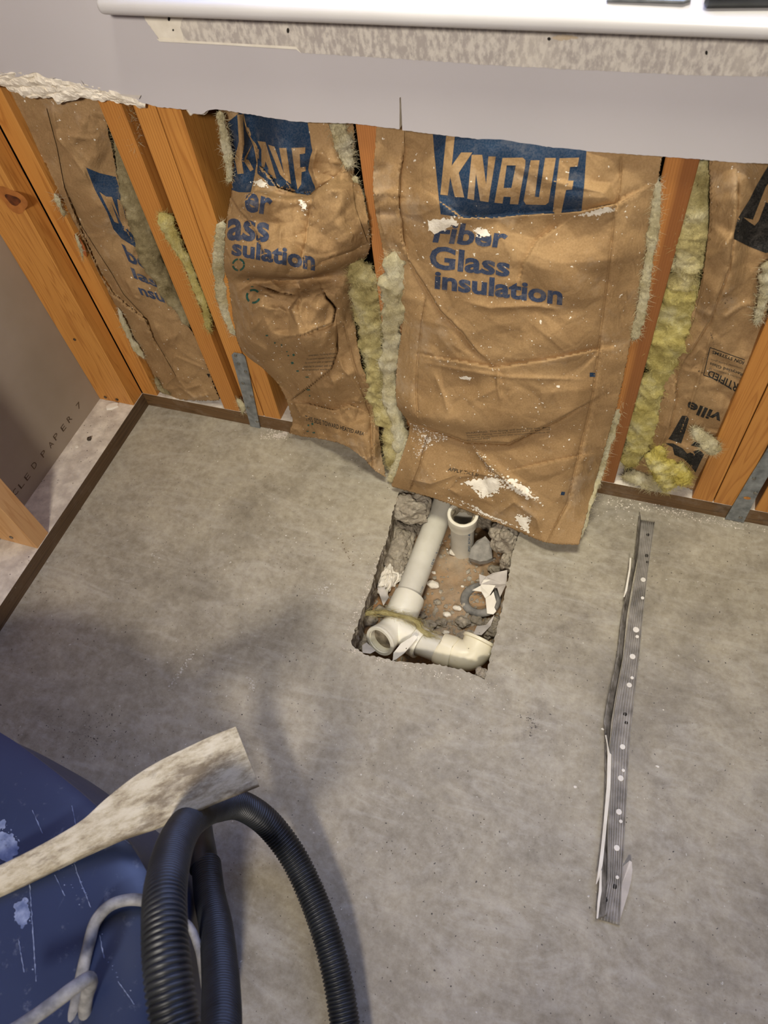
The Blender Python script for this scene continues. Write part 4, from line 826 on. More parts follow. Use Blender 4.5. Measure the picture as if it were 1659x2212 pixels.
# --- right batt
R3 = [[(1530, 325, -.006), (1565, 328, -.004), (1600, 332, -.006), (1640, 335, -.020), (1684, 338, -.03)],
      [(1533, 400, .0), (1565, 400, .010), (1598, 402, .014), (1636, 412, -.004), (1685, 425, -.03)],
      [(1530, 500, .0), (1560, 500, .012), (1590, 505, .010), (1622, 522, -.022), (1672, 545, -.026)],
      [(1514, 610, .0), (1545, 615, .010), (1574, 620, .004), (1610, 625, -.018), (1662, 632, -.018)],
      [(1478, 730, -.008), (1508, 735, .0), (1543, 735, -.010), (1590, 740, -.014), (1640, 748, -.016)],
      [(1440, 805, -.012), (1472, 808, -.006), (1512, 808, -.010), (1560, 812, -.012), (1606, 818, -.014)],
      [(1418, 900, -.014), (1445, 905, -.008), (1480, 910, -.012), (1520, 915, -.012), (1566, 922, -.014)],
      [(1392, 980, -.014), (1415, 985, -.010), (1450, 992, -.008), (1488, 1002, -.010), (1530, 1012, -.016)],
      [(1366, 1012, -.018), (1398, 1026, -.018), (1440, 1042, -.012), (1478, 1052, -.012), (1508, 1062, -.016)]]
cr3 = [([(1593, 340), (1592, 470), (1575, 580), (1552, 640), (1535, 690), (1490, 760), (1455, 790)], .008, 4, 's'), ([(1455, 780), (1460, 860), (1445, 930), (1420, 985)], .006, 5, 's'),
       ([(1525, 560), (1560, 540), (1585, 500)], .005, 6, 'r'), ([(1545, 690), (1520, 780), (1490, 880), (1460, 960)], .004, 4, 'r'), ([(1560, 690), (1600, 660), (1640, 650)], .004, 6, 'r'), ([(1470, 960), (1500, 980), (1490, 1020)], .004, 5, 'r')]
S3 = sheet('paper_facing', R3, 80, 220, B3, cr3, 50, (.0008, .003), (3, 10), (30, 90), 55, .003, cgain=1.3, fac=((48, .0060), (20, .0018)))
oA = (1239, 300); oB = (1239, 680); s3_ = 3.95
decal('printed_logo', [CR(oA, s3_, [(1680, 200), (1600, 330), (1560, 400), (1500, 520), (1400, 680), (1360, 850), (1500, 920), (1640, 975), (1720, 960), (1760, 300)])], S3, .0006, 'black')
decal('logo_lettering', [CR(oA, s3_, [(1700, 330), (1640, 410), (1530, 690), (1545, 740), (1580, 700), (1640, 540), (1700, 560)]), CR(oA, s3_, [(1450, 670), (1530, 690), (1545, 740), (1500, 710)])], S3, .0012, 'paper')
text_decal('printed_text', 'ville', CR(oB, s3_, [(1235, 935), (955, 815), (985, 735), (1285, 850)]), S3, 'black', .03)
text_decal('printed_text', 'RTIFIED', CR(oB, s3_, [(1385, 660), (1140, 520), (1160, 470), (1410, 590)]), S3, 'black', .02)
text_decal('printed_text', 'ION SYSTEMS', CR(oB, s3_, [(1445, 425), (1180, 330), (1188, 305), (1460, 400)]), S3, 'black', .02)
text_decal('printed_text', 'Recycled Glass', CR(oB, s3_, [(1440, 525), (1160, 430), (1168, 398), (1450, 490)]), S3, 'black', .012)
text_decal('printed_text', 'consumer bottle glass.', CR(oB, s3_, [(1440, 468), (1165, 388), (1168, 372), (1445, 450)]), S3, 'grey_ink', .008)
text_decal('printed_text', 'Includes a minimum of', CR(oB, s3_, [(1430, 555), (1155, 465), (1158, 448), (1435, 538)]), S3, 'grey_ink', .008)
def line(p, q_, w_):
    p, q_ = np.array(p, float), np.array(q_, float); n_ = np.array([-(q_-p)[1], (q_-p)[0]]); n_ = n_/np.linalg.norm(n_)*w_/2; return [tuple(p+n_), tuple(q_+n_), tuple(q_-n_), tuple(p-n_)]
decal('printed_frame', [line(a_, b_, 1.6) for a_, b_ in [(CR(oB, s3_, [(1165, 280)])[0], CR(oB, s3_, [(1460, 385)])[0]), (CR(oB, s3_, [(1165, 280)])[0], CR(oB, s3_, [(1110, 515)])[0]), (CR(oB, s3_, [(1110, 515)])[0], CR(oB, s3_, [(1240, 560)])[0]), (CR(oB, s3_, [(1240, 560)])[0], CR(oB, s3_, [(1350, 640)])[0])]], S3, .0007, 'black')
decal('printed_logo', [CR(oB, s3_, [(925, 862), (965, 862), (985, 890), (955, 990), (918, 1098), (808, 1060), (830, 1030)]), CR(oB, s3_, [(780, 1095), (850, 1098), (930, 1140), (970, 1185), (1070, 1150), (1115, 1190), (1080, 1260), (1040, 1348), (1000, 1290), (940, 1230), (860, 1195), (845, 1130)]), CR(oB, s3_, [(1000, 1115), (1030, 1080), (1125, 1120), (1120, 1142)])], S3, .0007, 'black')
pm = random.Random(4)
decal('printed_text', [[(x + pm.uniform(-2.5, 2.5), y + pm.uniform(-2, 2)) for _ in range(4)] for x, y in [(1536 + i * .9, 720 + i * 4.2) for i in range(10)] + [(1528, 765), (1526, 775), (1524, 785), (1505, 795), (1510, 801), (1517, 805), (1525, 806), (1502, 822), (1512, 828), (1520, 831), (1562, 640), (1570, 648), (1566, 656), (1571, 664), (1573, 670), (1580, 645)] ], S3, .0007, 'black')['kind'] = 'stuff'
decal('flange', [[(1532, 330), (1590, 335), (1594, 400), (1590, 470), (1577, 570), (1556, 632), (1530, 690), (1508, 730), (1470, 790), (1450, 880), (1430, 950), (1402, 990), (1384, 978), (1404, 930), (1416, 870), (1426, 810), (1476, 745), (1500, 690), (1518, 610), (1530, 510)]], S3, .003, 'paper', None, 9)
fluff('fibreglass', [(1522, 345, -.014, 18), (1514, 400, -.013, 24), (1502, 480, -.012, 32), (1488, 560, -.012, 36), (1474, 625, -.012, 34)], 'fl_pale', B3, .5, .35, 1500, 61, 80)
fluff('fibreglass', [(1481, 590, -.013, 30), (1472, 640, -.012, 37), (1448, 720, -.012, 38), (1424, 790, -.012, 32), (1406, 850, -.012, 30), (1390, 920, -.012, 29), (1371, 970, -.012, 26), (1352, 1008, -.012, 12)], 'fl_yellow', B3, .5, .35, 2200, 67, 100)
fluff('fibreglass', [(1428, 962, -.004, 8), (1418, 990, .0, 20), (1430, 1015, .002, 24), (1442, 1040, .004, 22), (1436, 1062, .010, 8)], 'fl_bright', B3, .7, .35, 900, 62, 50)
fluff('fibreglass', [(1452, 1008, .004, 12), (1466, 1020, .008, 18), (1478, 1035, .008, 14), (1484, 1045, .006, 8)], 'fl_bright', B3, .8, .3, 500, 63, 40)
fluff('fibreglass', [(1345, 1030, -.01, 8), (1370, 1030, -.01, 12), (1400, 1045, -.004, 12), (1425, 1058, .0, 9)], 'fl_cream', B3, .4, .4, 500, 64, 40)
fluff('fibreglass', [(1498, 925, .004, 8), (1510, 940, .010, 13), (1528, 958, .014, 16), (1545, 972, .012, 9), (1554, 962, .01, 5)], 'fl_cream', B3, .8, .45, 500, 65, 40)
fluff('fibreglass', [(1668, 560, -.004, 14), (1655, 620, -.006, 14), (1642, 670, -.004, 9), (1634, 700, -.004, 5)], 'fl_cream', B3, .6, .35, 300, 66, 40)

# crumbs of plaster left on the plates
def chip(center, size, mat, name='plaster_chip', label=None, cat='chip', seed=0, group=None, thick=.25, rot=0.0):
    r = random.Random(seed); n_ = r.randint(6, 9); T = []
    for i in range(n_):
        a = 6.283*i/n_; rr = size*r.uniform(.6, 1.15); T.append((rr*math.cos(a), rr*0.6*math.sin(a)))
    c, s_ = math.cos(rot), math.sin(rot); T = [(x*c - y*s_, x*s_ + y*c) for x, y in T]; th = size*thick
    V = [(center[0]+x, center[1]+y, center[2]) for x, y in T] + [(center[0]+x*.9, center[1]+y*.9, center[2]+th*r.uniform(.7, 1.2)) for x, y in T]
    Fc = [tuple(range(n_))[::-1], tuple(n_+i for i in range(n_))] + [(i, (i+1) % n_, n_+(i+1) % n_, n_+i) for i in range(n_)]
    o = mesh_obj(name, V, Fc, mat)
    if label: tag(o, label, cat, group)
    return o
chip(Z(243, 878, PZ), .017, 'scrap_white', 'drywall_flake', 'broad pale drywall flake lying on the plate below the corner stud', 'flake', 3, rot=.8)
chip(Z(166, 965, PZ), .006, 'scrap_white', 'drywall_flake', 'small pale flake half way along the dusty left plate', 'flake', 4)
o = rock('dirt_clod', Z(193, 948, PZ + .002), .005, 'rust', None, 3, .6, 2); tag(o, 'dark crumb of dirt on the dusty left plate', 'dirt')
def scatter(name, regions, n_, mat, label, parent=None, size=(.0006, .002), seed=0, z=0.0):
    r = random.Random(seed); V = []; Fc = []
    for _ in range(n_):
        x0, x1, y0, y1 = r.choice(regions); p = Z(r.uniform(x0, x1), r.uniform(y0, y1), z); s_ = r.uniform(*size); b_ = len(V); a = r.random()*6
        c, q_ = math.cos(a)*s_, math.sin(a)*s_; e = r.uniform(.4, 1)
        V += [p + np.array([c, q_, 0]), p + np.array([-q_*e, c*e, 0]), p + np.array([-c, -q_, 0]), p + np.array([q_*e, -c*e, 0]), p + np.array([0, 0, s_*.8])]
        Fc += [(b_, b_+1, b_+4), (b_+1, b_+2, b_+4), (b_+2, b_+3, b_+4), (b_+3, b_, b_+4)]
    o = mesh_obj(name, V, Fc, mat, parent); o['kind'] = 'stuff'
    if parent is None: o['label'] = label; o['category'] = 'debris'
    return o
scatter('plaster_crumbs', [(330, 1650, 1160, 2000), (350, 800, 950, 1250), (650, 1600, 1450, 2200)], 150, 'dot', 'tiny white plaster crumbs strewn over the concrete floor', None, (.0006, .0018), 5)
scatter('dirt_specks', [(100, 1650, 1200, 2200), (350, 1650, 1150, 1900)], 160, 'rust', 'tiny dark specks of dirt strewn over the concrete floor', None, (.0004, .0013), 6)
scatter('sawdust_crumbs', [(80, 215, 960, 1120), (20, 110, 1190, 1300), (160, 250, 880, 980)], 110, 'rust', 'dark sawdust crumbs and hairs on the dusty left plate', None, (.0004, .0016), 7, PZ)
scatter('plaster_crumbs', [(1280, 1650, 1072, 1135), (560, 620, 925, 950)], 260, 'dust', 'pale plaster crumbs along the foot of the right wall', None, (.0006, .002), 8)

for a_ in flakes_floor: flakes('floor_scuff', a_[0], a_[1], FL, a_[2], a_[4], .0003, None, a_[3], a_[5])

# ================================================================== THE PIT
nu = 90; r = random.Random(2); G = []
x0, x1, y0, y1 = .58, .94, -.47, .05
def dirt_z(x, y):
    q = Vector((x, y, 0)); base = -.112 + .010*noise.noise(q*14) + .006*noise.noise(q*40) + .003*noise.noise(q*110)
    return base + .02*max(0, (.68 - x)/.06) * 0.6
for i in range(nu):
    for j in range(nu):
        x = x0 + (x1-x0)*j/(nu-1); y = y0 + (y1-y0)*i/(nu-1); G.append((x, y, dirt_z(x, y)))
o = mesh_obj('pit_soil', G, [(i*nu+j, i*nu+j+1, (i+1)*nu+j+1, (i+1)*nu+j) for i in range(nu-1) for j in range(nu-1)], 'dirt', smooth=True)
tag(o, 'reddish brown soil at the bottom of the pit', 'soil', kind='stuff')
V = []; Fc = []
for k_ in range(1300):
    px = r.uniform(800, 1080); py = r.uniform(1150, 1430)
    if 900 < px < 1010 and 1200 < py < 1300 and r.random() < .75: continue
    p = Z(px, py, -.11); p[2] = dirt_z(p[0], p[1]); s_ = r.uniform(.0012, .0055) * r.random() + .001; bm = bmesh.new(); bmesh.ops.create_icosphere(bm, subdivisions=1, radius=s_); b_ = len(V)
    bm.verts.index_update()
    V += [np.array(v.co) * np.array([r.uniform(.6, 1.3), r.uniform(.6, 1.3), .7]) * r.uniform(.7, 1.2) + p for v in bm.verts]; Fc += [tuple(v.index + b_ for v in f.verts) for f in bm.faces]; bm.free()
o = mesh_obj('pit_rubble', V, Fc, 'broken'); tag(o, 'loose grey grit and crumbs on the pit floor', 'rubble', kind='stuff')
def pit(px, py, lift=0.0):
    p = Z(px, py, -.11); p[2] = dirt_z(p[0], p[1]) + lift; return p
LIVE = []
def chunk(px, py, size, label, mat='broken', seed=0, squash=(1, 1, .8), z=None, amp=.4, sub=4, name='concrete_chunk', cat='rubble'):
    c = pit(px, py, size*.5) if z is None else Z(px, py, z)
    o = rock(name, c, size, mat, None, seed, amp, sub, squash); return tag(o, label, cat)
chunk(886, 1098, .034, 'rough broken concrete lump at the back left corner of the pit', seed=3, z=-.032, squash=(1.2, .9, 1))
chunk(1092, 1162, .030, 'jagged grey concrete lump at the right rim under the hanging paper', seed=6, z=-.03, squash=(.95, .9, 1.2))
chunk(1098, 1210, .020, 'brownish broken lump below the jagged lump on the right rim', seed=8, z=-.06, squash=(.7, 1, 1.2))
chunk(868, 1180, .030, 'tan rubble heap against the left pit wall behind the long pipe', seed=9, squash=(1, 1.5, .7))
chunk(850, 1225, .022, 'rubble lump beside the upper left side of the long pipe', seed=10, squash=(1.1, 1.2, .7))
chunk(838, 1262, .020, 'pale plaster lump between the left pit wall and the pipe', 'gypsum', 11, (.8, 1.6, .8))
chunk(852, 1248, .016, 'cream plaster slab leaning on the long pipe', 'gypsum', 12, (1, 1.5, .6))
chunk(783, 1395, .016, 'grey crumb of concrete in the near left pit corner', seed=13)
chunk(1040, 1455, .011, 'crumbly tan concrete piece at the near right pit corner', seed=14, z=-.008)
chunk(1010, 1385, .018, 'rubble lump behind the cream elbow', seed=15, squash=(1.3, 1, .7))
chunk(1060, 1362, .018, 'grey lump at the right wall beyond the cream elbow', seed=16)
for i, (px, py, s_, lb) in enumerate([(936, 1264, .011, 'largest pale plaster pebble right beside the long pipe'), (965, 1327, .007, 'pale pebble in the middle of the pit floor'), (988, 1317, .007, 'pale pebble just left of the grey rubber ring'), (982, 1195, .010, 'cream crumb heap at the foot of the upright pipe'), (999, 1266, .003, 'tiny white pebble left above the rubber ring'), (937, 1235, .004, 'small white crumb on brown soil beside the pipe lettering'), (963, 1365, .006, 'pale crumb below the middle pebble')]):
    tag(rock('plaster_pebble', pit(px, py, s_*.5), s_, 'gypsum', None, 30 + i, .35, 2, (1.2, .8, .7)), lb, 'pebble')

for i, (px, py, s_, lb) in enumerate([(905, 1330, .010, 'rubble lump between hub and strand on the pit floor'), (930, 1350, .011, 'grey lump near the branch pipe'), (955, 1345, .009, 'tan lump above the branch pipe'), (945, 1300, .006, 'small lump right of the hub'), (1000, 1345, .012, 'tan lump below the rubber ring'), (1030, 1340, .010, 'lump between rubber ring and elbow'), (860, 1150, .022, 'rubble lump high at the left pit wall'), (905, 1140, .018, 'rubble lump behind the long pipe top'), (1075, 1235, .012, 'lump beside the standing grey scrap'), (1072, 1345, .011, 'small lump at the right pit wall near the elbow'), (825, 1325, .012, 'dark lump left of the hub'), (800, 1345, .012, 'dark lump left of the open wye mouth')]):
    tag(rock('concrete_chunk', pit(px, py, s_*.35), s_, 'broken', None, 60 + i, .5, 3, (1.2, 1, .7)), lb, 'rubble')
# flat grey stone leaning by the upright pipe
def slab(name, pts, nrm_t, mat, label, cat, jagamp=0.0):
    """pts: world polygon, extruded along vector nrm_t"""
    n_ = len(pts); pts = [np.array(p) for p in pts]; V = pts + [p + np.array(nrm_t) for p in pts]
    Fc = [tuple(range(n_)), tuple(n_+i for i in range(n_))[::-1]] + [(i, n_+i, n_+(i+1) % n_, (i+1) % n_) for i in range(n_)]
    o = mesh_obj(name, V, Fc, mat); fix_normals(o); return tag(o, label, cat) if label else o
slab('stone_slab', [Z(1012, 1205, -.082), Z(1018, 1183, -.07), Z(1030, 1168, -.055), Z(1048, 1158, -.05), Z(1060, 1172, -.06), Z(1064, 1205, -.082), Z(1052, 1211, -.086), Z(1036, 1213, -.086)], (0, .004, -.018), 'stone', 'flat grey stone leaning to the right of the upright pipe', 'stone')
def scrap(name, pxs, zz, mat, label, bend=.004, seed=0):
    pts = [Z(x, y, z) for (x, y), z in zip(pxs, zz)]; return slab(name, pts, (0, 0, -.0014), mat, label, 'scrap')
scrap('paper_scrap', [(848, 1427), (850, 1410), (866, 1390), (895, 1372), (903, 1376), (890, 1392), (872, 1412), (856, 1424)], [-.035, -.028, -.022, -.02, -.022, -.028, -.034, -.036], 'scrap_white', 'leaf-shaped white paper scrap leaning on the pipe fittings')
scrap('paper_scrap', [(1035, 1240), (1050, 1245), (1065, 1238), (1096, 1231), (1094, 1262), (1080, 1290), (1074, 1270), (1060, 1268), (1036, 1262)], [-.07, -.07, -.07, -.06, -.06, -.08, -.08, -.08, -.08], 'scrap', 'grey drywall paper scrap standing against the right pit wall')
scrap('paper_scrap', [(1020, 1275), (1038, 1265), (1045, 1252), (1066, 1252), (1072, 1262), (1058, 1285), (1048, 1292), (1040, 1278)], [-.088, -.08, -.075, -.07, -.072, -.08, -.085, -.086], 'scrap_white', 'torn white drywall scrap above the rubber ring')
scrap('paper_scrap', [(1048, 1285), (1060, 1286), (1066, 1278), (1072, 1300), (1068, 1312), (1072, 1320), (1066, 1327), (1052, 1325)], [-.085, -.083, -.08, -.085, -.09, -.092, -.094, -.094], 'scrap_white', 'cream drywall strip hanging across the rubber ring')
scrap('paper_scrap', [(815, 1270), (830, 1268), (840, 1290), (828, 1308), (822, 1290)], [-.07, -.07, -.08, -.09, -.085], 'scrap', 'grey paper scrap between left pit wall and pipe hub')
scrap('paper_scrap', [(1022, 1370), (1030, 1352), (1050, 1350), (1068, 1328), (1060, 1352), (1040, 1372)], [-.085] * 6, 'scrap', 'crumpled grey paper scrap above the cream elbow')
scrap('paper_scrap', [(782, 1394), (792, 1388), (812, 1405), (800, 1412), (783, 1410)], [-.06] * 5, 'scrap', 'grey paper scrap in the near left corner of the pit')
# rubber ring
c = pit(1038, 1298, .006); V = []; Fc = []; nr, ns = 40, 12
for i in range(nr):
    a = 2*math.pi*i/nr
    for j in range(ns):
        b_ = 2*math.pi*j/ns; R_ = .031 + .0085*math.cos(b_); V.append((c[0] + R_*math.cos(a), c[1] + R_*.95*math.sin(a), c[2] + .006*math.sin(b_) + .004*math.cos(a)))
for i in range(nr):
    for j in range(ns): Fc.append((i*ns+j, ((i+1) % nr)*ns+j, ((i+1) % nr)*ns+(j+1) % ns, i*ns+(j+1) % ns))
tag(mesh_obj('rubber_ring', V, Fc, 'rubber', smooth=True), 'grey rubber gasket ring lying on the pit floor', 'ring')

# drain line
zP = -.062
dp = thing('drain_line', Z(878, 1300, zP - .03), 'off-white plastic drain line with an open wye and elbow in the pit', 'pipe')
pa, pb_ = Z(975, 1045, zP), Z(872, 1312, zP); ax = (pb_ - pa) / np.linalg.norm(pb_ - pa); RP = .0245
v, f = tube([pa, pb_], RP, 40); o = mesh_obj('pipe', v, f, 'pvc', dp); autosmooth(o); LONG = o
LB = Sheet(); LB.parent = o; LB.bvh = BVHTree.FromPolygons([tuple(x) for x in v], f)
text_decal('pipe_lettering', 'PVC SCH 40 DWV', CR((720, 1040), 3.77, [(865, 520), (940, 370), (962, 395), (890, 545)]), LB, 'pipe_ink', .04, .0004, LONG)
text_decal('pipe_lettering', 'CHARLOTTE' if False else 'NSF DWV 2 IN', CR((720, 1040), 3.77, [(790, 690), (850, 545), (880, 560), (815, 705)]), LB, 'pipe_ink', .02, .0004, LONG)
text_decal('pipe_lettering', 'PVC 1120', CR((720, 1040), 3.77, [(680, 945), (725, 850), (735, 860), (690, 955)]), LB, 'pipe_ink', 0, .0004, LONG)
# hub and wye body
h0 = Z(885, 1288, zP); h1 = Z(862, 1338, zP)
v, f = hollow([h0, h0 + (h1-h0)*.15, h0 + (h1-h0)*.85, h1], [RP*1.20, RP*1.24, RP*1.24, RP*1.12], RP*1.01, 36); o = mesh_obj('hub', v, f, 'pvc_white', dp); autosmooth(o)
w0 = Z(866, 1330, zP); w1 = Z(840, 1368, zP + .004); w2 = Z(822, 1384, zP + .014)
pth = spline([w0, Z(856, 1350, zP), w1, w2], 12)
v, f = hollow(pth, [RP*1.08]*8 + [RP*1.1, RP*1.14, RP*1.18, RP*1.18], [RP*.9]*12, 36); o = mesh_obj('wye_body', v, f, ['pvc_white'], dp); autosmooth(o, 45)
# rim of the open mouth
T_ = (pth[-1] - pth[-2]) / np.linalg.norm(pth[-1] - pth[-2])
v, f = hollow([pth[-1] - T_*.003, pth[-1], pth[-1] + T_*.003], [RP*1.2, RP*1.24, RP*1.2], RP*.98, 36); o = mesh_obj('mouth_rim', v, f, 'pvc_white', dp); autosmooth(o, 50)
v, f = tube([pth[-1] - T_*.012, pth[-1] - T_*.011], RP*.9, 30); mesh_obj('bore_dirt_shade', v, f, 'pvc_in', dp)
b0 = Z(848, 1352, zP); b1 = Z(905, 1388, zP); bd = (b1-b0)/np.linalg.norm(b1-b0)
v, f = tube(spline([b0, b0 + (b1-b0)*.5, b1], 8), [RP*1.02]*8, 36); o = mesh_obj('wye_branch', v, f, 'pvc_white', dp); autosmooth(o, 45)
v, f = hollow([b1 - bd*.012, b1 - bd*.010, b1 + bd*.004, b1 + bd*.006], [RP*1.1, RP*1.2, RP*1.2, RP*1.16], RP*1.0, 36); o = mesh_obj('branch_hub', v, f, 'pvc_white', dp); autosmooth(o)
e0 = Z(955, 1404, zP); v, f = tube([b1 - bd*.01, e0 + bd*.004], RP*.98, 36); o = mesh_obj('branch_pipe', v, f, 'pvc', dp); autosmooth(o)
e1 = Z(978, 1410, zP); v, f = hollow([e0 - bd*.004, e0 - bd*.002, e1, e1 + bd*.001], [RP*1.14, RP*1.22, RP*1.22, RP*1.18], RP*.98, 36); o = mesh_obj('elbow_hub', v, f, 'pvc_cream', dp); autosmooth(o)
pe = spline([e1 - bd*.004, Z(997, 1415, zP), Z(1014, 1414, zP), Z(1028, 1402, zP + .004), Z(1036, 1386, zP + .008)], 22)
v, f = hollow(pe, np.linspace(RP*1.1, RP*1.2, 22), RP*.95, 40); o = mesh_obj('elbow', v, f, 'pvc_cream', dp); autosmooth(o, 50)
T_ = (pe[-1]-pe[-2])/np.linalg.norm(pe[-1]-pe[-2]); v, f = hollow([pe[-1] - T_*.002, pe[-1] - T_*.0005, pe[-1] + T_*.004, pe[-1] + T_*.005], [RP*1.22, RP*1.32, RP*1.32, RP*1.26], RP*1.02, 40); o = mesh_obj('mouth_rim', v, f, 'pvc_cream', dp); autosmooth(o)
# wool strand over the wye
def px_strand(pts, rad, mat, label):
    p = spline([Z(x, y, z) for x, y, z in pts], 60); rr = [rad*(.62 + .5*noise.noise(Vector(q)*40)) * min(1, (i+1)/5, (60-i)/5) for i, q in enumerate(p)]
    V, Fc = tube(p, rr, 10); V = list(V); Fc = list(Fc); r_ = random.Random(5)
    for _ in range(900):
        i = r_.randrange(60); q = p[i]; dv = (p[min(i+1, 59)] - p[max(i-1, 0)]); dv = dv/np.linalg.norm(dv) + np.array([r_.gauss(0, .35) for _ in range(3)]); L = r_.uniform(.008, .02)
        s_ = np.array([r_.gauss(0, 1) for _ in range(3)]); s_ = s_/np.linalg.norm(s_)*.0003; q = q + np.array([r_.gauss(0, rad*.7) for _ in range(3)]); b_ = len(V)
        V += [q - s_, q + s_, q + dv*L]; Fc.append((b_, b_+1, b_+2))
    return tag(mesh_obj('insulation_strand', V, Fc, mat, smooth=True), label, 'insulation')
px_strand([(782, 1326, -.035), (800, 1324, -.034), (825, 1323, -.03), (855, 1328, -.03), (885, 1336, -.03), (902, 1345, -.034), (908, 1360, -.036), (920, 1368, -.036), (938, 1374, -.036)], .0062, 'fl_pale', 'pale yellow wool strand draped over the pipe wye')
# upright pipe with collar
bs = pit(998, 1186); sp_ = thing('standpipe', bs, 'short upright off-white plastic pipe with a ring collar at the back of the pit', 'pipe')
zt = P(1002, 1110, 1, bs[1])[2]; RS = .0232
up = lambda z: np.array([bs[0] + .004*(z - bs[2])/.14, bs[1], z])
v, f = hollow([up(bs[2] - .02), up(zt - .012)], RS, RS*.86, 40); o = mesh_obj('pipe', v, f, 'pvc', sp_); autosmooth(o); UB = Sheet(); UB.bvh = BVHTree.FromPolygons([tuple(x) for x in v], f); UB.parent = o
text_decal('pipe_lettering', 'PVC SCH 40', CR((720, 1040), 3.77, [(1098, 570), (1098, 420), (1116, 420), (1114, 570)]), UB, 'pipe_ink', .02, .0004, o)
v, f = hollow([up(zt - .034), up(zt - .032), up(zt - .016), up(zt - .013), up(zt - .001), up(zt)], [RS*1.1, RS*1.20, RS*1.22, RS*1.27, RS*1.27, RS*1.22], [RS]*4 + [RS*1.0, RS*1.06], 44); o = mesh_obj('collar', v, f, 'pvc_white', sp_); autosmooth(o)
bm = bmesh.new(); ring = []
v, f = hollow([up(zt - .020), up(zt - .008)], [RS*1.0, RS*1.03], [RS*.72, RS*.84], 44)
v = [np.array(p) + np.array([noise.noise(Vector(p)*150), noise.noise(Vector(p)*150 + Vector((5, 0, 0))), 0])*.0035 for p in v]; mesh_obj('broken_inner_lip', v, f, 'pvc_in', sp_)
v, f = tube([up(zt - .075), up(zt - .074)], RS*.85, 30); mesh_obj('bore_dirt_shade', v, f, 'dark', sp_)  # black disc paints in the shade deep inside the pipe

# ================================================================== METAL TRIM ON THE FLOOR
mt = thing('metal_trim', Z(1350, 1540), 'dull ribbed metal edge trim lying on the floor right of the pit', 'metal trim')
def lerp_rows(rows, n_):   # rows: list of (left px, right px)
    a_ = np.array(rows, float); return np.stack([np.interp(np.linspace(0, 1, n_), np.linspace(0, 1, len(a_)), a_[:, k_]) for k_ in range(4)], axis=1)
web = lerp_rows([(1385, 1124, 1414, 1129), (1376, 1225, 1400, 1228), (1360, 1320, 1389, 1322), (1347, 1420, 1380, 1422), (1330, 1520, 1368, 1523), (1318, 1610, 1359, 1612), (1316, 1700, 1354, 1702), (1313, 1800, 1349, 1802), (1312, 1900, 1343, 1902), (1292, 1985, 1338, 1999)], 120)
V = []; Fc = []; nr = 29
for i, (lx, ly, rx, ry) in enumerate(web):
    a_, b_ = Z(lx, ly, .0025), Z(rx, ry, .0025)
    for j in range(nr):
        t = j/(nr-1); p = a_ + (b_-a_)*t; p[2] += .0012*(math.cos(t*2*math.pi*7) if .04 < t < .96 else 0) + (.003 if t > .97 else 0); V.append(p)
for i in range(119):
    for j in range(nr-1): Fc.append((i*nr+j, i*nr+j+1, (i+1)*nr+j+1, (i+1)*nr+j))
o = mesh_obj('ribbed_web', V, Fc, 'zinc', mt, smooth=True); md = o.modifiers.new('t', 'SOLIDIFY'); md.thickness = .0008
# upright left flange, bent and ragged
fl = lerp_rows([(1385, 1124, 1383, 1106), (1377, 1205, 1372, 1200), (1366, 1260, 1357, 1262), (1354, 1330, 1344, 1328), (1345, 1420, 1334, 1418), (1330, 1500, 1316, 1500), (1320, 1560, 1305, 1556), (1316, 1610, 1309, 1610), (1314, 1700, 1308, 1700), (1312, 1800, 1304, 1800), (1312, 1880, 1300, 1880), (1313, 1925, 1293, 1930), (1312, 1978, 1288, 1986)], 160)
V = []; Fc = []
for i, (lx, ly, rx, ry) in enumerate(fl):
    a_ = Z(lx, ly, .002); b_ = Z(rx + random.uniform(-.8, .8), ry, .016)
    for j in range(5): V.append(a_ + (b_-a_)*j/4)
for i in range(159):
    for j in range(4): Fc.append((i*5+j, i*5+j+1, (i+1)*5+j+1, (i+1)*5+j))
o = mesh_obj('flange', V, Fc, 'zinc2', mt, smooth=True); md = o.modifiers.new('t', 'SOLIDIFY'); md.thickness = .0008; o['label'] = 'scuffed bent side flange'
MB_ = Sheet(); 
for (x, y, r_) in [(1389.5, 1252, 4.5), (1388, 1291.5, 3), (1374, 1360, 5.5), (1376.5, 1375, 3.2), (1366.5, 1418, 5.2), (1365.5, 1464, 3), (1359.5, 1479.5, 4.6), (1345, 1613, 4.8), (1346.5, 1664, 3), (1341, 1681, 5.2), (1337, 1753.5, 5.2), (1341, 1774, 3.2), (1332.5, 1831.5, 5.2), (1333.5, 1895, 3.2)]:
    c = Z(x, y, .0042); sc_r = 1.2 * r_ * (RM[2] @ (c - CAM)) / F; v, f = tube([c - np.array([0, 0, .001]), c, c + np.array([0, 0, .0004])], [sc_r, sc_r, sc_r*.9], 14); mesh_obj('filler_dot', v, f, 'dot', mt)
for (x, y, r_) in [(1328, 1915, 5), (1350.5, 1542.5, 4), (1309, 1944, 4), (1353, 1561, 3.5), (1400, 1155, 3.5), (1397, 1200, 4), (1399, 1214, 3)]:
    c = Z(x, y, .0042); sc_r = r_ * (RM[2] @ (c - CAM)) / F; v, f = tube([c - np.array([0, 0, .001]), c], [sc_r, sc_r], 12); mesh_obj('screw_hole', v, f, 'hole', mt)
def strip(name, rows, z0, z1, mat, parent, th=.001):
    a_ = lerp_rows(rows, 40); V = []
    for lx, ly, rx, ry in a_: V += [Z(lx, ly, z0), Z(rx, ry, z1)]
    o = mesh_obj(name, V, [(2*i, 2*i+1, 2*i+3, 2*i+2) for i in range(39)], mat, parent); md = o.modifiers.new('t', 'SOLIDIFY'); md.thickness = th; return o
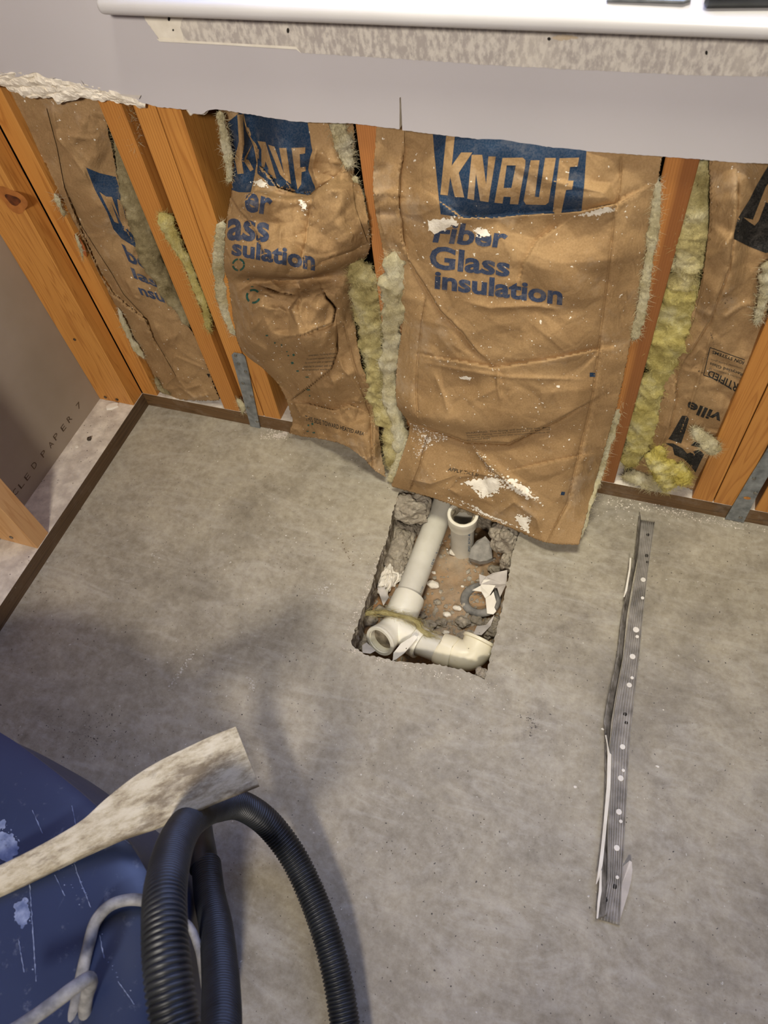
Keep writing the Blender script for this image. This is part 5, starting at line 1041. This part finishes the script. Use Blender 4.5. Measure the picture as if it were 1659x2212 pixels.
strip('paper_strip', [(1307, 1588, 1309, 1588), (1311, 1610, 1316, 1627), (1312, 1632, 1320, 1630), (1310, 1700, 1318, 1702), (1304, 1770, 1311, 1770), (1298, 1830, 1305, 1830), (1293, 1870, 1301, 1868), (1287, 1910, 1292, 1900)], .019, .017, 'scrap_white', mt)['label'] = 'white torn paper edge'
strip('paper_strip', [(1360, 1205, 1363, 1206), (1358, 1230, 1362, 1228), (1350, 1275, 1354, 1276), (1346, 1290, 1348, 1290)], .018, .017, 'scrap_white', mt)
strip('paper_strip', [(1296, 1880, 1299, 1880), (1293, 1925, 1299, 1925), (1290, 1950, 1296, 1945), (1288, 1984, 1291, 1984)], .0185, .0175, 'scrap_white', mt)
slab('paper_scrap', [Z(1345, 1872, .002), Z(1360, 1859, .012), Z(1365, 1862, .013), Z(1366, 1880, .012), Z(1364, 1900, .012), Z(1357, 1930, .010), Z(1346, 1965, .006), Z(1336, 2000, .002), Z(1338, 1960, .002), Z(1340, 1920, .002)], (0, 0, -.0012), 'scrap', 'curled grey paper scrap at the near end of the metal trim', 'scrap')
tag(chip(Z(1302, 1575, 0), .003, 'dot', 'plaster_chip', seed=3), 'small white chip left of the metal trim', 'chip')
tag(chip(Z(1242, 1700, 0), .004, 'dot', 'plaster_chip', seed=4), 'white chip alone on the floor left of the trim', 'chip')
tag(chip(Z(1420, 1656, 0), .003, 'dot', 'plaster_chip', seed=5), 'white chip on the floor right of the metal trim', 'chip')

# ================================================================== VACUUM, HOSE, CORD, PRY BAR
VC = np.array([.345, -1.10]); VA, VB, VN, VR = .322, .325, 3.0, math.radians(-14); VH = .295
vt = thing('shop_vacuum', (VC[0], VC[1], 0), 'dark blue plastic vacuum tank in the lower left corner', 'vacuum')
prof_ = [(.965, 0), (.985, .01), (.99, .05), (.985, .15), (.97, VH - .05), (.955, VH - .02), (.92, VH), (.80, VH + .010), (.5, VH + .020), (.15, VH + .024), (.01, VH + .024)]
def superring(sc, z, n_=96):
    out = []
    for k_ in range(n_):
        a = 2*math.pi*k_/n_; c_, s_ = math.cos(a), math.sin(a); x = VA*sc*math.copysign(abs(c_)**(2/VN), c_); y = VB*sc*math.copysign(abs(s_)**(2/VN), s_)
        out.append((VC[0] + x*math.cos(VR) - y*math.sin(VR), VC[1] + x*math.sin(VR) + y*math.cos(VR), z))
    return out
def loft(rings):
    n_ = len(rings[0]); V = [p for r_ in rings for p in r_]; return V, [(i*n_+j, i*n_+(j+1) % n_, (i+1)*n_+(j+1) % n_, (i+1)*n_+j) for i in range(len(rings)-1) for j in range(n_)] + [tuple((len(rings)-1)*n_+j for j in range(n_))]
v, f = loft([superring(s_, z) for s_, z in prof_[:6]]); o = mesh_obj('tank', v, f, 'tank', vt); autosmooth(o, 50)
v, f = loft([superring(s_, z) for s_, z in [(.955, VH - .022), (.975, VH - .020), (.975, VH - .008), (.93, VH + .002), (.80, VH + .010), (.5, VH + .020), (.15, VH + .024), (.01, VH + .024)]]); o = mesh_obj('lid', v, f, 'tank', vt); autosmooth(o, 50)
TB = Sheet(); TB.parent = o; TB.bvh = BVHTree.FromPolygons([tuple(x) for x in v], f)
M['smudge'] = m_simple('pale_dust_smudge', srgb(86, 98, 130), srgb(136, 146, 170), 90, 0.8)
for q_, n_, sd in [([(-10, 1790), (30, 1800), (45, 1835), (20, 1870), (-10, 1850)], 260, 1), ([(-5, 1770), (16, 1774), (10, 1792), (-5, 1790)], 60, 2), ([(30, 1950), (60, 1935), (68, 1980), (50, 2010), (28, 1990)], 120, 3), ([(165, 1870), (200, 1955), (196, 1975), (160, 1880)], 60, 4), ([(110, 1840), (190, 1960), (150, 1940)], 60, 5), ([(210, 1990), (290, 2160), (240, 2100)], 60, 6), ([(60, 1880), (80, 2100), (70, 2100)], 60, 7)]:
    flakes('dust_smudge', q_, n_ // 3, TB, 'smudge', (.5, 3.2), .0006, vt, sd, sd in (1, 2, 3))
decal_l = [((475 - 320, 1740), (165, 1790)), ((62, 1880), (78, 2120)), ((160, 1865), (172, 1900)), ((172, 1900), (196, 1960)), ((118, 1890), (140, 1935)), ((70, 1750), (92, 1800)), ((250, 1800), (320, 1852)), ((255, 2120), (290, 2170)), ((40, 2030), (52, 2100)), ((215, 2020), (225, 2070))]
for i_, (a_, b_) in enumerate(decal_l):
    v2_, t2_ = fill([jag([(a_[0] - .9, a_[1]), (a_[0] + .9, a_[1]), (b_[0] + .9, b_[1]), (b_[0] - .9, b_[1])], 5, .9, i_)]); decal_tris('scratch', v2_, t2_, TB.bvh, .0006, 'smudge', vt, 10)
def hose_tube(ctrl, rad, ribs=True, pitch=.0048):
    p3 = [(*D(x, y, dep), 0) for x, y, dep in ctrl]; L = np.sum(np.linalg.norm(np.diff(np.array(p3)[:, :3], axis=0), axis=1)); n_ = int(L / pitch * 9) if ribs else 40
    sp = spline(p3, n_)[:, :3]; s_ = np.concatenate([[0], np.cumsum(np.linalg.norm(np.diff(sp, axis=0), axis=1))])
    rr = rad * (.89 + .16*np.abs(np.sin(np.pi*s_/pitch))**.7) if ribs else rad*np.ones(n_); return tube(sp, rr, 28)
hs = thing('vacuum_hose', Z(740, 2150, 0), 'black ribbed vacuum hose looping beside the dark blue tank', 'hose')
HR = .0186
v, f = hose_tube([(446, 1868, .985), (452, 1930, .93), (466, 2000, .86), (474, 2080, .79), (478, 2150, .735), (478, 2212, .69), (470, 2290, .64), (445, 2350, .59), (412, 2340, .565), (390, 2275, .565), (378, 2212, .575), (360, 2080, .60), (355, 1960, .64), (364, 1880, .70), (385, 1810, .78), (420, 1765, .87), (470, 1742, .95), (520, 1740, 1.0), (575, 1775, 1.03), (630, 1845, 1.03), (672, 1930, 1.01), (705, 2020, .98), (728, 2110, .955), (745, 2212, .93), (758, 2320, .905), (740, 2450, .885), (650, 2560, .87)], HR); mesh_obj('ribbed_hose', v, f, 'hose', hs, smooth=True)
v, f = hose_tube([(427, 1778, 1.04), (432, 1815, 1.02), (438, 1850, .995), (441, 1876, .98)], HR*1.03, False); mesh_obj('hose_cuff', v, f, 'hose', hs, smooth=True)
cdp = thing('power_cord', D(190, 2100, .80), 'dusty grey power cord looped over the vacuum lid', 'cord')
def cordpiece(ctrl, rad, name='cord_loop'):
    sp = spline([(*D(x, y, dep), 0) for x, y, dep in ctrl], 70)[:, :3]; v, f = tube(sp, rad*(1 + .04*np.array([noise.noise(Vector(p)*80) for p in sp])), 14); return mesh_obj(name, v, f, 'cord', cdp, smooth=True)
cordpiece([(345, 1956, .80), (315, 1946, .795), (275, 1944, .79), (235, 1958, .785), (207, 1990, .78), (192, 2040, .77), (178, 2100, .76), (166, 2160, .75), (150, 2230, .74), (140, 2280, .73)], .0062)
cordpiece([(-30, 2262, .66), (20, 2232, .67), (70, 2200, .68), (120, 2164, .69), (165, 2130, .70), (190, 2114, .71), (196, 2122, .72), (188, 2150, .735), (184, 2190, .745), (192, 2240, .75)], .0066)
cordpiece([(390, 1985, .83), (408, 2000, .83), (428, 2045, .82), (440, 2110, .80), (448, 2180, .78), (440, 2250, .76)], .0045)
# flat bar lying across the lid
bar = thing('pry_bar', D(60, 1890, .82), 'dust-caked flat-bladed bar lying over the vacuum lid', 'pry bar')
cl_ = [(-260, 2022, 30, .80), (-120, 1960, 30, .81), (0, 1905, 30, .82), (80, 1866, 30, .825), (150, 1830, 32, .83), (205, 1800, 37, .835), (255, 1768, 48, .84), (310, 1738, 60, .845), (370, 1706, 66, .85), (430, 1678, 68, .855), (490, 1652, 70, .86), (535, 1634, 70, .865)]
V = []; Fc = []
sp = spline([(x, y, hw, dep - .014) for x, y, hw, dep in cl_], 60)
tg_ = np.gradient(sp[:, :2], axis=0); tg_ /= np.linalg.norm(tg_, axis=1)[:, None]; nn = np.stack([tg_[:, 1], -tg_[:, 0]], axis=1)   # towards upper left
for i in range(60):
    x, y, hw, dep = sp[i]; u = i/59; thk = .010*(1-u)**.7 + .0022; prof8 = []
    rnd = max(0.0, 1 - u*2.2)
    for a in range(16):
        t = 2*math.pi*a/16; cx_, sy_ = math.cos(t), math.sin(t); e = 2/(2 + 6*(1-rnd)); cx_ = math.copysign(abs(cx_)**e, cx_); sy_ = math.copysign(abs(sy_)**e, sy_)
        q_ = D(x + nn[i, 0]*hw*cx_, y + nn[i, 1]*hw*cx_, dep); nrm_ = CAM - q_; nrm_ /= np.linalg.norm(nrm_); nrm_ = nrm_*.5 + np.array([0, 0, .86]); nrm_ /= np.linalg.norm(nrm_)
        V.append(q_ + nrm_*thk*sy_)
for i in range(59):
    for j in range(16): Fc.append((i*16+j, i*16+(j+1) % 16, (i+1)*16+(j+1) % 16, (i+1)*16+j))
Fc += [tuple(range(16))[::-1], tuple(59*16+j for j in range(16))]
kk = 26
o = mesh_obj('shaft', V[:kk*16], [q_ for q_ in Fc if max(q_) < kk*16], 'blade', bar, smooth=True)
o = mesh_obj('flat_blade', V[(kk-1)*16:], [tuple(i - (kk-1)*16 for i in q_) for q_ in Fc if min(q_) >= (kk-1)*16], 'blade', bar); fix_normals(o); autosmooth(o, 50)


# ================================================================== ODDS ON THE SILL
ZT = ZS + 0.018
pk = thing('putty_knife', (0.93, 0.0, ZT), 'grey tool lying on the window sill at the top edge', 'tool')
a_ = Z(1320, -6, ZT)[:2]; b_ = Z(1492, 6, ZT)[:2]
mesh_obj('blade', [(*Z(1310, 3, ZT + .001)[:2], ZT + .0005), (*Z(1475, 10, ZT)[:2], ZT + .0005), (*Z(1492, 4, ZT)[:2], ZT + .0005), (*Z(1480, -20, ZT)[:2], ZT + .0005), (*Z(1330, -22, ZT)[:2], ZT + .0005), (*Z(1310, 3, ZT + .003)[:2], ZT + .006), (*Z(1475, 10, ZT + .003)[:2], ZT + .006), (*Z(1492, 4, ZT + .003)[:2], ZT + .006), (*Z(1480, -20, ZT + .003)[:2], ZT + .006), (*Z(1330, -22, ZT)[:2], ZT + .006)],
         [(0, 4, 3, 2, 1), (5, 6, 7, 8, 9), (0, 1, 6, 5), (1, 2, 7, 6), (2, 3, 8, 7), (3, 4, 9, 8), (4, 0, 5, 9)], 'steel', pk)
c = Z(1400, -40, ZT); box('handle', c[0] - .05, c[0] + .04, c[1] + .012, c[1] + .032, ZT + .0005, ZT + .016, 'rubber', pk, .003)
c = Z(1660, -12, ZT + .012); v, f = tube([c + np.array([-.055, 0, 0]), c + np.array([-.052, 0, 0]), c + np.array([.06, .01, 0]), c + np.array([.063, .01, 0])], [.0085, .0118, .0118, .0085], 24)
o = mesh_obj('tool_handle', v, f, 'hose'); autosmooth(o); tag(o, 'black rounded grip lying on the window sill at the upper right corner', 'tool')
for o in bpy.data.objects:
    for k_ in ('_o', '_mesh'):
        if k_ in o: del o[k_]
